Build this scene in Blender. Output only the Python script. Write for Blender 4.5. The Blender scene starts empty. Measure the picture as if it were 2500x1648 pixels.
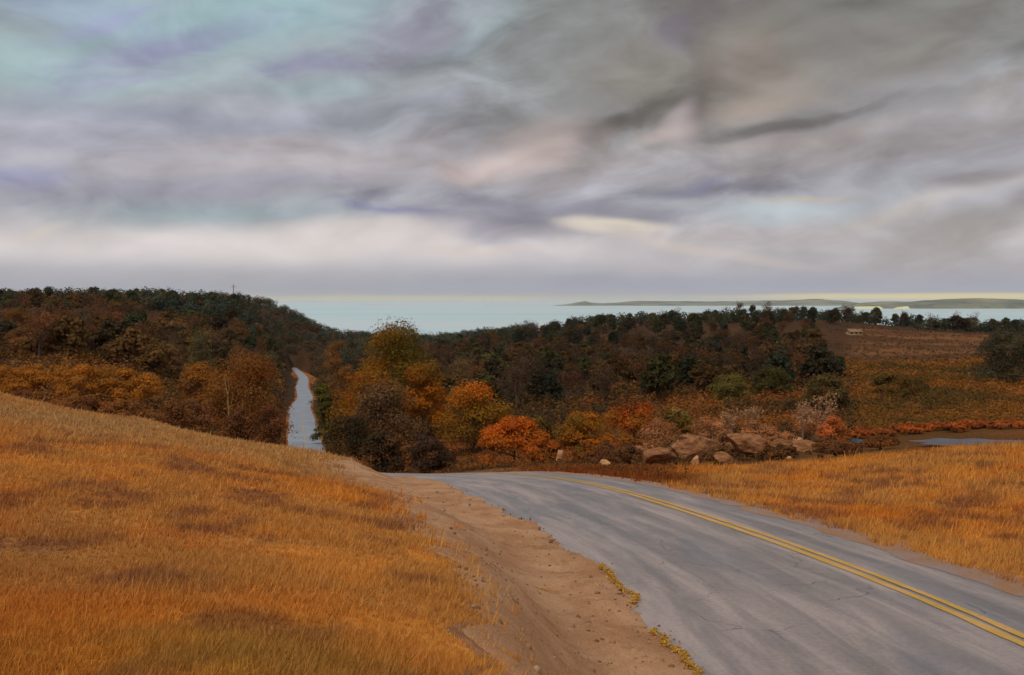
import bpy, math
import numpy as np

# ------------------------------------------------------------------ basics
F = 2430.0           # focal length in photograph pixels (2500 wide)
HOR = 736.0          # row of the sea horizon
EYE = 65.0           # eye height above the sea (z = 0 is the sea)
ILL = 0.74           # light a flat white surface returns, used to turn seen colours into albedo
RNG = np.random.default_rng(7)
scene = bpy.context.scene
C = scene.collection


def lin(c):
    c = np.asarray(c, float) / 255.0
    return np.where(c <= 0.04045, c / 12.92, ((c + 0.055) / 1.055) ** 2.4)


def alb(r, g, b, k=1.0):
    return np.clip(lin((r, g, b)) / ILL * k, 0.004, 0.85)


def albf(r, g, b):
    """the same for leaves and blades, which shade one another"""
    return np.clip(lin((r, g, b)) / 0.47 * np.array([0.94, 1.06, 1.08]), 0.004, 0.85)


def P(x, y, Y):
    return np.array([(x - 1250) / F * Y, Y, EYE - (y - HOR) / F * Y])


# ------------------------------------------------------------------ camera
cam_d = bpy.data.cameras.new('camera')
cam_d.sensor_width = 36.0
cam_d.lens = F / 2500 * 36.0
cam_d.shift_y = -(824 - HOR) / 2500
cam_d.clip_start = 0.1
cam_d.clip_end = 400000
cam = bpy.data.objects.new('camera', cam_d)
C.objects.link(cam)
cam.location = (0, 0, EYE)
cam.rotation_euler = (math.radians(90), 0, 0)
scene.camera = cam

scene.render.engine = 'CYCLES'
scene.cycles.use_adaptive_sampling = True
scene.cycles.adaptive_threshold = 0.025
scene.cycles.max_bounces = 5
scene.cycles.diffuse_bounces = 2
scene.cycles.volume_bounces = 3
scene.cycles.glossy_bounces = 2
scene.cycles.transmission_bounces = 2
scene.cycles.transparent_max_bounces = 4
scene.view_settings.view_transform = 'Standard'
scene.view_settings.look = 'None'
scene.view_settings.exposure = 0.0
scene.view_settings.gamma = 1.0

# ------------------------------------------------------------------ sun
SUN_EL, SUN_AZ = math.radians(58), math.radians(-150)   # azimuth from +Y towards +X
sun_d = bpy.data.lights.new('sun', 'SUN')
sun_d.energy = 1.5
sun_d.angle = math.radians(11)
sun_d.color = (1.0, 0.93, 0.82)
sun = bpy.data.objects.new('sun', sun_d)
C.objects.link(sun)
sun.rotation_euler = (math.radians(90) - SUN_EL, 0, math.pi - SUN_AZ)

# ------------------------------------------------------------------ sky
world = bpy.data.worlds.new('World')
scene.world = world
world.use_nodes = True
world.cycles.sampling_method = 'MANUAL'
world.cycles.sample_map_resolution = 256
wt = world.node_tree
wt.nodes.clear()


def wn(kind, **kw):
    n = wt.nodes.new(kind)
    for k, v in kw.items():
        setattr(n, k, v)
    return n


def wl(a, b):
    wt.links.new(a, b)


def wmath(op, a, b=None, clamp=False):
    n = wn('ShaderNodeMath', operation=op, use_clamp=clamp)
    for i, v in enumerate((a, b)):
        if v is None:
            continue
        if isinstance(v, (int, float)):
            n.inputs[i].default_value = v
        else:
            wl(v, n.inputs[i])
    return n.outputs[0]


tc = wn('ShaderNodeTexCoord')
sep = wn('ShaderNodeSeparateXYZ')
wl(tc.outputs['Generated'], sep.inputs[0])
az = wmath('ARCTAN2', sep.outputs[0], sep.outputs[1])
el = wmath('ARCSINE', sep.outputs[2])
comb = wn('ShaderNodeCombineXYZ')
wl(az, comb.inputs[0]); wl(el, comb.inputs[1])


def noise(vec, scale, detail, rough, dist=0.0):
    n = wn('ShaderNodeTexNoise')
    n.inputs['Scale'].default_value = scale
    n.inputs['Detail'].default_value = detail
    n.inputs['Roughness'].default_value = rough
    n.inputs['Distortion'].default_value = dist
    wl(vec, n.inputs['Vector'])
    return n


# slow swirling drift of the cloud coordinates
mp = wn('ShaderNodeMapping')
mp.inputs['Scale'].default_value = (1.0, 2.1, 1.0)
wl(comb.outputs[0], mp.inputs[0])
nz = noise(mp.outputs[0], 6.0, 2.0, 0.5, 0.25)
off = wn('ShaderNodeVectorMath', operation='SUBTRACT')
wl(nz.outputs['Color'], off.inputs[0]); off.inputs[1].default_value = (0.5, 0.5, 0.5)
offs = wn('ShaderNodeVectorMath', operation='MULTIPLY')
wl(off.outputs[0], offs.inputs[0]); offs.inputs[1].default_value = (0.085, 0.045, 0.0)
# the drift fades out towards the horizon
fade = wn('ShaderNodeMapRange')
wl(el, fade.inputs[0])
fade.inputs[1].default_value = 0.01; fade.inputs[2].default_value = 0.10
fade.inputs[3].default_value = 0.04; fade.inputs[4].default_value = 1.0
offf = wn('ShaderNodeVectorMath', operation='SCALE')
wl(offs.outputs[0], offf.inputs[0]); wl(fade.outputs[0], offf.inputs['Scale'])
warp = wn('ShaderNodeVectorMath', operation='ADD')
wl(comb.outputs[0], warp.inputs[0]); wl(offf.outputs[0], warp.inputs[1])
W = warp.outputs[0]
# long soft streaks following the drift
mp2 = wn('ShaderNodeMapping', vector_type='TEXTURE')
mp2.inputs['Rotation'].default_value = (0, 0, math.radians(13))
mp2.inputs['Scale'].default_value = (1 / 4.5, 1 / 21.0, 1.0)
wl(W, mp2.inputs[0])
streak = noise(mp2.outputs[0], 1.6, 6.0, 0.62, 0.35)
st = wmath('SUBTRACT', streak.outputs['Fac'], 0.5)
mp3 = wn('ShaderNodeMapping')
mp3.inputs['Scale'].default_value = (1.0, 1.9, 1.0)
mp3.inputs['Location'].default_value = (3.3, 1.7, 0)
wl(W, mp3.inputs[0])
puff = noise(mp3.outputs[0], 14.0, 4.0, 0.52, 0.3)
pf = wmath('SUBTRACT', puff.outputs['Fac'], 0.5)
mp4 = wn('ShaderNodeMapping')
mp4.inputs['Scale'].default_value = (1.0, 1.9, 1.0)
mp4.inputs['Location'].default_value = (3.3 + 0.010, 1.7 - 0.030, 0)
wl(W, mp4.inputs[0])
puff2 = noise(mp4.outputs[0], 14.0, 4.0, 0.52, 0.3)
relief = wmath('SUBTRACT', puff2.outputs['Fac'], puff.outputs['Fac'])

big = []
for lx, ly in ((0.0, 0.0), (0.016, -0.040)):
    m5 = wn('ShaderNodeMapping')
    m5.inputs['Scale'].default_value = (1.0, 1.55, 1.0)
    m5.inputs['Location'].default_value = (7.1 + lx, 2.4 + ly, 0)
    wl(W, m5.inputs[0])
    big.append(noise(m5.outputs[0], 6.0, 2.5, 0.48, 0.9).outputs['Fac'])
billow = wmath('SUBTRACT', big[0], big[1])
ramp = wn('ShaderNodeValToRGB')
selv = wn('ShaderNodeSeparateXYZ'); wl(W, selv.inputs[0])
rv = wmath('ADD', wmath('MULTIPLY', selv.outputs[1], 3.0), wmath('MULTIPLY', st, 0.03))
wl(rv, ramp.inputs[0])


def vof(y):
    return math.atan((HOR - y) / F)


stops = [(736, (190, 184, 166)), (722, (174, 172, 172)), (712, (166, 167, 176)), (680, (172, 171, 176)), (645, (184, 181, 187)),
         (610, (203, 197, 198)), (568, (198, 191, 193)), (528, (166, 167, 174)), (470, (164, 163, 171)),
         (400, (170, 168, 174)), (310, (164, 166, 175)), (210, (160, 165, 171)), (110, (158, 167, 173)),
         (0, (156, 166, 172)), (-300, (150, 154, 162)), (-900, (146, 148, 156))]
cr = ramp.color_ramp
cr.interpolation = 'B_SPLINE'
while len(cr.elements) < len(stops):
    cr.elements.new(0.5)
for e, (y, c) in zip(cr.elements, stops):
    e.position = min(1.0, max(0.0, vof(y) * 3.0))
for e, (y, c) in zip(cr.elements, stops):
    e.color = (*lin(c), 1)

# edge break-up shared by all cloud strokes
edge = wmath('ADD', wmath('MULTIPLY', st, 1.1), wmath('MULTIPLY', pf, 1.0))
col = ramp.outputs[0]
gap = None


def stroke(x, y, rx, ry, ang, rgb, op, soft=1.0, brk=1.0, blue=False):
    global col, gap
    q = math.hypot(F, x - 1250)
    m = wn('ShaderNodeMapping', vector_type='TEXTURE')
    m.inputs['Location'].default_value = (math.atan((x - 1250) / F), math.atan((HOR - y) / q), 0)
    m.inputs['Rotation'].default_value = (0, 0, math.radians(ang))
    m.inputs['Scale'].default_value = (rx / F, ry / F, 1)
    wl(W, m.inputs[0])
    ln = wn('ShaderNodeVectorMath', operation='LENGTH')
    wl(m.outputs[0], ln.inputs[0])
    d = wmath('ADD', ln.outputs['Value'], wmath('MULTIPLY', edge, brk) if brk != 1.0 else edge)
    mr = wn('ShaderNodeMapRange', interpolation_type='SMOOTHSTEP')
    wl(d, mr.inputs[0])
    mr.inputs[1].default_value = 1.0 + 0.45 * soft
    mr.inputs[2].default_value = 1.0 - 0.85 * min(soft, 1.15)
    mr.inputs[3].default_value = 0.0
    mr.inputs[4].default_value = op
    mx = wn('ShaderNodeMix', data_type='RGBA')
    wl(mr.outputs[0], mx.inputs['Factor'])
    wl(col, mx.inputs['A'])
    mx.inputs['B'].default_value = (*lin(rgb), 1)
    col = mx.outputs['Result']
    if blue:
        gap = mr.outputs[0] if gap is None else wmath('MAXIMUM', gap, mr.outputs[0])


# blue-green openings, upper left
stroke(600, 30, 340, 100, 8, (166, 196, 199), .85, blue=True)
stroke(90, 140, 200, 80, 5, (164, 190, 190), .75, blue=True)
stroke(430, 180, 300, 50, 12, (166, 186, 188), .6, blue=True)
stroke(800, 215, 150, 30, 4, (168, 188, 190), .6, blue=True)
stroke(1150, 90, 130, 40, 25, (166, 184, 184), .65, blue=True)
stroke(160, 10, 220, 60, 0, (160, 178, 200), .6, blue=True)
stroke(500, 528, 380, 34, 2, (155, 171, 177), .75)
# lilac streaks on the left
stroke(420, 95, 270, 32, 16, (158, 156, 188), .75)
stroke(270, 185, 220, 24, 15, (160, 160, 186), .6)
stroke(240, 45, 150, 18, 22, (163, 164, 204), .5)
stroke(770, 150, 150, 34, 4, (143, 142, 168), .8)
stroke(330, 410, 420, 40, 5, (176, 172, 180), .6)
stroke(40, 440, 130, 22, 4, (152, 155, 188), .7)
stroke(200, 330, 400, 80, 3, (172, 172, 186), .7)
stroke(330, 270, 360, 26, -2, (152, 158, 172), .55)
stroke(820, 275, 420, 28, 8, (152, 153, 167), .7)
stroke(600, 350, 260, 22, 3, (178, 170, 174), .6)
stroke(800, 400, 460, 60, 4, (178, 168, 171), .65)
stroke(420, 470, 480, 28, 6, (162, 161, 177), .6)
# dark head of cloud top centre and the large grey mass on the right
stroke(1010, 70, 150, 85, 15, (138, 136, 152), .85)
stroke(1060, 190, 260, 60, 24, (146, 148, 152), .65)
stroke(2000, 60, 800, 230, 3, (128, 127, 123), 1.0, .8, .5)
stroke(1900, 230, 640, 130, 8, (137, 132, 129), .9)
stroke(1480, 240, 380, 60, 26, (146, 140, 139), .7)
stroke(1480, 150, 330, 130, 22, (140, 141, 140), .85)
stroke(1380, 60, 170, 50, 14, (128, 128, 126), .6)
stroke(1720, 10, 190, 50, 0, (112, 103, 104), .7)
stroke(1665, 75, 75, 34, 10, (122, 113, 126), .6)
stroke(1715, 180, 60, 140, -20, (104, 98, 94), .75, 1.0)
stroke(1860, 165, 130, 135, 10, (144, 134, 125), .8, 1.0, 1.0)
stroke(1865, 258, 120, 36, 8, (162, 148, 138), .6, 1.0, 1.0)
stroke(1570, 185, 135, 80, -12, (147, 142, 135), .85, .75, .8)
stroke(1590, 268, 140, 36, 14, (104, 99, 95), .85, .8)
stroke(1500, 300, 40, 26, 40, (112, 106, 100), .5)
stroke(2150, 250, 380, 50, 8, (150, 149, 152), .75)
stroke(2440, 250, 110, 60, 20, (160, 152, 148), .6)
stroke(2230, 125, 60, 20, 25, (150, 150, 142), .5)
stroke(2080, 360, 520, 56, 5, (158, 151, 152), .8)
stroke(1950, 332, 420, 20, 6, (172, 160, 157), .5)
stroke(1880, 302, 180, 16, 8, (106, 102, 99), .8)
stroke(1300, 330, 150, 40, 22, (186, 174, 173), .6)
stroke(1210, 405, 160, 30, 6, (198, 180, 177), .85)
stroke(1330, 370, 110, 56, 25, (190, 175, 172), .8)
stroke(1670, 310, 60, 46, 60, (180, 167, 168), .85)
stroke(1440, 350, 62, 50, 50, (142, 134, 131), .75, .9, 1.0)
stroke(1620, 325, 120, 16, 15, (190, 176, 172), .6)
stroke(1260, 380, 120, 18, 20, (202, 188, 183), .7)
stroke(1380, 440, 150, 26, 30, (156, 146, 147), .6)
# dark base running across the middle
stroke(1300, 515, 430, 48, -3, (145, 144, 154), .9, .7)
stroke(1290, 552, 200, 46, 4, (141, 139, 150), .9, .8, 1.0)
stroke(1080, 545, 240, 28, -17, (136, 134, 154), .75)
stroke(930, 516, 140, 13, -5, (130, 132, 166), .6)
stroke(1760, 462, 250, 25, 1, (124, 121, 131), .88)
stroke(1660, 462, 90, 16, 12, (138, 140, 165), .5)
stroke(1960, 489, 130, 11, 3, (190, 174, 140), .5, 1.1)
# pale gaps below
stroke(2150, 610, 520, 66, 0, (168, 164, 166), .7)
stroke(1910, 522, 190, 28, 2, (186, 196, 201), .8)
stroke(2280, 500, 250, 22, 14, (193, 184, 178), .6)
stroke(2330, 570, 230, 62, 18, (163, 156, 154), .75)
stroke(2390, 440, 90, 22, 14, (142, 135, 134), .6)
stroke(1500, 556, 130, 20, -4, (222, 211, 194), .9, .8, .8)
stroke(1560, 610, 230, 44, -4, (190, 184, 187), .6)
stroke(1690, 605, 270, 13, -11, (206, 194, 186), .6)
stroke(1950, 590, 300, 22, -3, (176, 168, 170), .6)
stroke(560, 600, 760, 48, 0, (212, 205, 203), .9)
stroke(870, 580, 260, 44, 4, (216, 208, 204), .85)
stroke(80, 562, 70, 12, 22, (212, 202, 190), .55)
stroke(1180, 610, 200, 16, 2, (208, 196, 190), .7)
stroke(1750, 690, 800, 22, 0, (163, 163, 178), .6)
# thin warm light on the horizon
stroke(2300, 724, 480, 9, 0, (222, 206, 156), .85, .8, .4)
stroke(980, 729, 420, 7, 0, (200, 190, 166), .6, .8, .4)

bri = wmath('ADD', wmath('MULTIPLY', st, 0.30), wmath('MULTIPLY', pf, 0.28))
bri = wmath('ADD', bri, wmath('MULTIPLY', relief, -0.45))
bri = wmath('ADD', bri, wmath('MULTIPLY', billow, 0.7))
bri = wmath('ADD', wmath('MULTIPLY', bri, fade.outputs[0]), 1.0)
cb = wn('ShaderNodeVectorMath', operation='SCALE')
wl(col, cb.inputs[0]); wl(bri, cb.inputs['Scale'])
sky = wn('ShaderNodeTexSky', sky_type='NISHITA', sun_disc=False)
sky.sun_elevation = SUN_EL
sky.sun_rotation = SUN_AZ
sky.air_density = 1.2
sky.dust_density = 2.0
bg_sky = wn('ShaderNodeBackground'); wl(sky.outputs[0], bg_sky.inputs[0]); bg_sky.inputs[1].default_value = 0.09
bg_cl = wn('ShaderNodeBackground'); wl(cb.outputs[0], bg_cl.inputs[0]); bg_cl.inputs[1].default_value = 1.0
mixw = wn('ShaderNodeMixShader')
wl(wmath('SUBTRACT', 1.0, wmath('MULTIPLY', gap, 0.18)), mixw.inputs[0])
wl(bg_sky.outputs[0], mixw.inputs[1]); wl(bg_cl.outputs[0], mixw.inputs[2])
wo = wn('ShaderNodeOutputWorld'); wl(mixw.outputs[0], wo.inputs[0])

# ------------------------------------------------------------------ noise in numpy
def _hash(ix, iy, seed):
    h = (ix.astype(np.int64) * 374761393 + iy.astype(np.int64) * 668265263 + seed * 982451653) & 0xffffffff
    h = ((h ^ (h >> 13)) * 1274126177) & 0xffffffff
    return ((h ^ (h >> 16)) & 0xffff) / 65535.0


def vnoise(x, y, seed=0):
    ix, iy = np.floor(x), np.floor(y)
    fx, fy = x - ix, y - iy
    fx = fx * fx * (3 - 2 * fx); fy = fy * fy * (3 - 2 * fy)
    a = _hash(ix, iy, seed); b = _hash(ix + 1, iy, seed)
    c = _hash(ix, iy + 1, seed); d = _hash(ix + 1, iy + 1, seed)
    return (a * (1 - fx) + b * fx) * (1 - fy) + (c * (1 - fx) + d * fx) * fy


def fbm(x, y, seed=0, n=4):
    s, a, t = 0, 1.0, 0
    for i in range(n):
        s = s + a * vnoise(x * 2 ** i, y * 2 ** i, seed + i * 17)
        t += a; a *= 0.5
    return s / t


def sstep(a, b, x):
    t = np.clip((x - a) / (b - a), 0, 1)
    return t * t * (3 - 2 * t)


# ------------------------------------------------------------------ terrain heights
# points of the land: (column, row, distance) as judged from the photograph
PTS = [
    # left foreground slope and its brow
    (0, 1648, 5.6), (300, 1648, 5.8), (600, 1648, 6.2), (900, 1648, 7.0), (1270, 1648, 8.3),
    (0, 1400, 9.5), (400, 1400, 10.0), (800, 1400, 11.2), (1220, 1500, 10.6), (1190, 1425, 13.0),
    (0, 1200, 16), (400, 1220, 17), (800, 1270, 18.5), (1110, 1350, 16), (1050, 1290, 20), (1020, 1235, 26),
    (0, 1060, 28), (300, 1090, 28), (600, 1130, 31), (850, 1170, 37),
    (0, 974, 47), (180, 1020, 47), (350, 1036, 49), (500, 1074, 51), (700, 1102, 55), (900, 1136, 59), (1030, 1156, 63),
    # land falling away behind the brow
    (0, 1010, 90), (300, 1060, 90), (550, 1120, 95), (750, 1180, 105), (900, 1190, 110),
    (0, 1000, 130), (250, 1030, 130), (450, 1060, 140), (580, 1115, 175), (520, 1075, 230),
    # road side, right
    (2500, 1435, 19.5), (2500, 1300, 28), (2500, 1180, 38), (2500, 1100, 48),
    (2200, 1170, 43), (2000, 1175, 46), (1850, 1160, 52), (1700, 1160, 58), (1550, 1152, 66),
    (2500, 1090, 75), (2300, 1088, 82), (2100, 1105, 82), (1800, 1135, 84), (1600, 1142, 86),
    (1400, 1145, 92), (1200, 1152, 100), (1050, 1160, 115), (930, 1160, 140), (820, 1140, 175),
    (2500, 1050, 112), (2300, 1052, 115), (2050, 1072, 115), (1750, 1090, 118), (1500, 1100, 130), (1300, 1110, 140), (1150, 1100, 165),
    (2500, 990, 170), (2250, 990, 180), (2000, 1000, 180), (1750, 1010, 190), (1500, 1010, 210), (1250, 1010, 240), (1000, 1030, 240),
    (2500, 930, 280), (2250, 925, 290), (2000, 930, 300), (1700, 930, 330), (1400, 930, 370), (1150, 930, 380), (950, 960, 360),
    (2500, 880, 420), (2250, 890, 420), (2000, 880, 450), (1700, 880, 480), (1400, 880, 520), (1150, 880, 560), (950, 910, 520),
    (2500, 835, 620), (2250, 830, 620), (2000, 815, 650), (1750, 815, 700), (1450, 825, 740), (1200, 850, 760), (1000, 875, 800),
    (2500, 815, 850), (2250, 800, 860), (2000, 780, 880), (1750, 778, 900), (1480, 790, 950), (1250, 815, 1050), (1080, 830, 1200), (950, 835, 1300), (830, 833, 1300),
    # left hill
    (0, 925, 190), (250, 935, 190), (430, 960, 210),
    (0, 850, 280), (250, 855, 290), (480, 885, 310), (640, 930, 360),
    (0, 775, 430), (250, 790, 440), (450, 820, 450), (600, 860, 500),
    (0, 752, 540), (250, 756, 540), (450, 770, 580), (620, 790, 640), (720, 815, 800), (640, 830, 620),
    (640, 775, 1000), (700, 792, 1050), (760, 808, 1100), (820, 820, 1160), (890, 826, 1220),
    # far road line
    (750, 1100, 200), (738, 1022, 280), (739, 980, 420), (735, 932, 580), (722, 902, 750), (708, 884, 930), (760, 880, 930), (660, 860, 900),
]
PW = [P(*p) for p in PTS]
ROADC = [  # centre line of the near road: column, row, distance
    (2690, 1648, 13.63), (2500, 1563, 15.48), (2250, 1455, 18.7), (2000, 1358, 22.98), (1800, 1287, 27.6),
    (1600, 1222, 34.2), (1500, 1194, 39.5), (1400, 1173, 46.5), (1300, 1161, 54), (1200, 1155, 61), (1100, 1156, 69.5)]
ROADE = [  # left edge of the tarmac
    (1700, 1648, 13.63), (1590, 1530, 16.3), (1500, 1440, 19.2), (1400, 1350, 23.4), (1300, 1272, 28.9), (1150, 1200, 37.5), (1060, 1164, 50)]
ROADR = [(2500, 1450, 18.9), (2250, 1372, 22.4), (2000, 1293, 27.2), (1800, 1237, 32.3), (1650, 1200, 38), (1500, 1172, 47), (1400, 1160, 55)]
PW += [P(*p) for p in ROADC + ROADE + ROADR]
X0 = [(0, 0, -1.72), (-3, 1, -1.5), (2, 1.5, -2.0), (4, 5, -3.6), (-5, 5, -1.6), (8, 2, -4.3), (15, 8, -4.6), (9, -8, -3.6), (0, -8, -1.6), (-12, 3, -0.9),
      (-20, 12, -0.6), (-30, 30, -1.2), (-45, 60, -4.5), (28, 14, -5.0), (45, 25, -5.6), (9.6, 9, -4.75), (9.8, 2, -4.2), (10, -20, -2.6), (12, -60, -1),
      (-60, -20, 1), (60, -10, -3), (60, -80, 0), (-60, -90, 3), (0, -250, 4), (300, -200, -6), (-300, -200, 8), (-250, 100, 2), (-330, 300, 3),
      (200, 130, -11), (350, 300, -18), (700, 500, -20), (900, 800, -25), (-500, 500, 2), (-900, 700, -2), (-800, 1000, -15), (1200, 200, -20), (-1200, 0, 5),
      (0, -1200, 5), (0, -3500, 5), (-3500, -200, 0), (3500, 0, -20)]
PW += [np.array([x, y, EYE + z]) for x, y, z in X0]
for a in np.linspace(-0.75, 0.75, 9):      # the shore and below
    for r, z in ((1750, -60.5), (2150, -67), (2700, -74), (3600, -82)):
        if a < -0.3 and r < 2000:
            z = -45
        PW.append(np.array([r * math.sin(a), r * math.cos(a), EYE + z]))
PW = np.array(PW)


def warpxy(X, Y):
    r = np.hypot(X, Y) + 1e-9
    k = np.log1p(r / 7.0) / r
    return X * k, Y * k


def _k(d2):
    return 0.5 * d2 * np.log(d2 + 1e-12)


_cx, _cy = warpxy(PW[:, 0], PW[:, 1])
_n = len(_cx)
_A = np.zeros((_n + 3, _n + 3))
_A[:_n, :_n] = _k((_cx[:, None] - _cx[None]) ** 2 + (_cy[:, None] - _cy[None]) ** 2) + np.eye(_n) * 2e-4
_A[:_n, _n] = 1; _A[:_n, _n + 1] = _cx; _A[:_n, _n + 2] = _cy
_A[_n:, :_n] = _A[:_n, _n:].T
_w = np.linalg.solve(_A, np.concatenate([PW[:, 2], np.zeros(3)]))


def H0(X, Y):
    X = np.asarray(X, float); Y = np.asarray(Y, float)
    sh = X.shape
    u, v = warpxy(X.ravel(), Y.ravel())
    out = np.empty(u.size)
    for i in range(0, u.size, 20000):
        s = slice(i, i + 20000)
        d2 = (u[s, None] - _cx[None]) ** 2 + (v[s, None] - _cy[None]) ** 2
        out[s] = _k(d2) @ _w[:_n] + _w[_n] + _w[_n + 1] * u[s] + _w[_n + 2] * v[s]
    return out.reshape(sh)


# ------------------------------------------------------------------ road alignment
def catmull(pts, per=14):
    """smooth curve through the points, spaced by chord length so it never loops"""
    pts = np.asarray(pts, float)
    q = np.vstack([2 * pts[0] - pts[1], pts, 2 * pts[-1] - pts[-2]])
    ch = np.linalg.norm(np.diff(q[:, :2], axis=0), axis=1) ** 0.7
    T = np.concatenate([[0], np.cumsum(ch)])
    out = []
    for i in range(1, len(q) - 2):
        h = T[i + 1] - T[i]
        m0 = (q[i + 1] - q[i - 1]) / (T[i + 1] - T[i - 1]) * h
        m1 = (q[i + 2] - q[i]) / (T[i + 2] - T[i]) * h
        for t in np.linspace(0, 1, per, endpoint=False):
            out.append((2 * t ** 3 - 3 * t * t + 1) * q[i] + (t ** 3 - 2 * t * t + t) * m0 + (-2 * t ** 3 + 3 * t * t) * q[i + 1] + (t ** 3 - t * t) * m1)
    out.append(q[-2])
    return np.array(out)


# X, Y, z, left half width, right half width
RC = []
for (x, y, d) in ROADC:
    p = P(x, y, d)
    RC.append([*p])
RC = [[8.0, -30, EYE - 2.3], [8.3, -8, EYE - 3.5], [8.3, 4, EYE - 4.35]] + RC
RC += [[-9.8, 84, EYE - 14.6], [-17, 106, EYE - 18.3], [-25, 135, EYE - 23], [-33, 165, EYE - 27]]
RC += [list(P(750, 1100, 200)), list(P(742, 1055, 240)), list(P(738, 1022, 280)), list(P(733, 995, 345)), list(P(745, 970, 430)),
       list(P(738, 945, 520)), list(P(740, 922, 620)), list(P(722, 902, 770)), list(P(706, 882, 950))]
RC = np.array(RC)
hw = []
for X, Y, z in RC:
    hw.append([np.interp(Y, [15, 29, 37, 50, 65, 90, 400, 600, 950], [6.05, 5.85, 6.5, 6.2, 5.3, 3.8, 3.5, 2.9, 1.6]), np.interp(Y, [0, 25, 50, 90, 400, 600, 950], [2.6, 2.3, 2.6, 3.4, 3.5, 2.9, 1.6])])
ROAD = catmull(np.hstack([RC, hw]), 16)
_t = np.gradient(ROAD[:, :2], axis=0)
_t /= np.linalg.norm(_t, axis=1)[:, None]
RN = np.stack([_t[:, 1], -_t[:, 0]], 1)     # to the right of travel
_ri = np.arange(0, len(ROAD), 2)


def road_prox(X, Y):
    """signed offset from the centre line (+ right), road height and half widths at the nearest station"""
    X = np.asarray(X, float).ravel(); Y = np.asarray(Y, float).ravel()
    off = np.empty(X.size); idx = np.empty(X.size, int)
    for i in range(0, X.size, 20000):
        s = slice(i, i + 20000)
        d2 = (X[s, None] - ROAD[None, :, 0]) ** 2 + (Y[s, None] - ROAD[None, :, 1]) ** 2
        j = d2.argmin(1); idx[s] = j
        dv = np.stack([X[s] - ROAD[j, 0], Y[s] - ROAD[j, 1]], 1)
        off[s] = np.sign((dv * RN[j]).sum(1)) * np.sqrt(d2[np.arange(len(j)), j])
    return off, ROAD[idx, 2], ROAD[idx, 3], ROAD[idx, 4]


def cross(off):
    return np.where(off > 0, -0.035 * off, 0.004 * off)


def H(X, Y, carve=True):
    X = np.asarray(X, float); Y = np.asarray(Y, float)
    sh = X.shape
    z = H0(X, Y)
    r = np.hypot(X, Y)
    amp = np.clip(r / 60, 0.12, 1.6)
    z = z + (fbm(X / 23 + 5, Y / 23, 3, 4) - 0.5) * amp * 0.9 + (fbm(X / 3.1, Y / 3.1, 9, 3) - 0.5) * 0.16 * sstep(0, 60, 60 - r + 30)
    off, rz, lw, rw = road_prox(X, Y)
    off = off.reshape(sh); rz = rz.reshape(sh); lw = lw.reshape(sh); rw = rw.reshape(sh)
    edge = np.where(off < 0, -off - lw, off - rw)
    wide = 1.2 + np.clip(r / 60, 0, 4)
    blend = 1 - sstep(0.2, 0.2 + wide * 1.6, edge)
    tgt = rz + cross(off)
    eps = np.where(r < 110, np.clip(r * 0.0016, 0.05, 0.7), np.clip(0.18 + (r - 110) * 0.007, 0, 3.0)) if carve else 0.0
    z = z * (1 - blend) + (tgt - eps * (1 - sstep(-0.3, 0.6, edge))) * blend
    return z


# ------------------------------------------------------------------ land colours
OCHRE = alb(172, 118, 58); ORANGE = alb(182, 112, 40); MAUVE = alb(126, 78, 52); OLIVE = alb(160, 118, 48)
TAN = alb(162, 122, 76); WOODF = alb(62, 44, 26); FIELD = alb(108, 70, 38); SCRUB = alb(94, 60, 26); RUST = alb(126, 66, 26)


def px(X, Y, Z):
    return 1250 + F * X / Y, HOR - F * (Z - EYE) / Y


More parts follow.
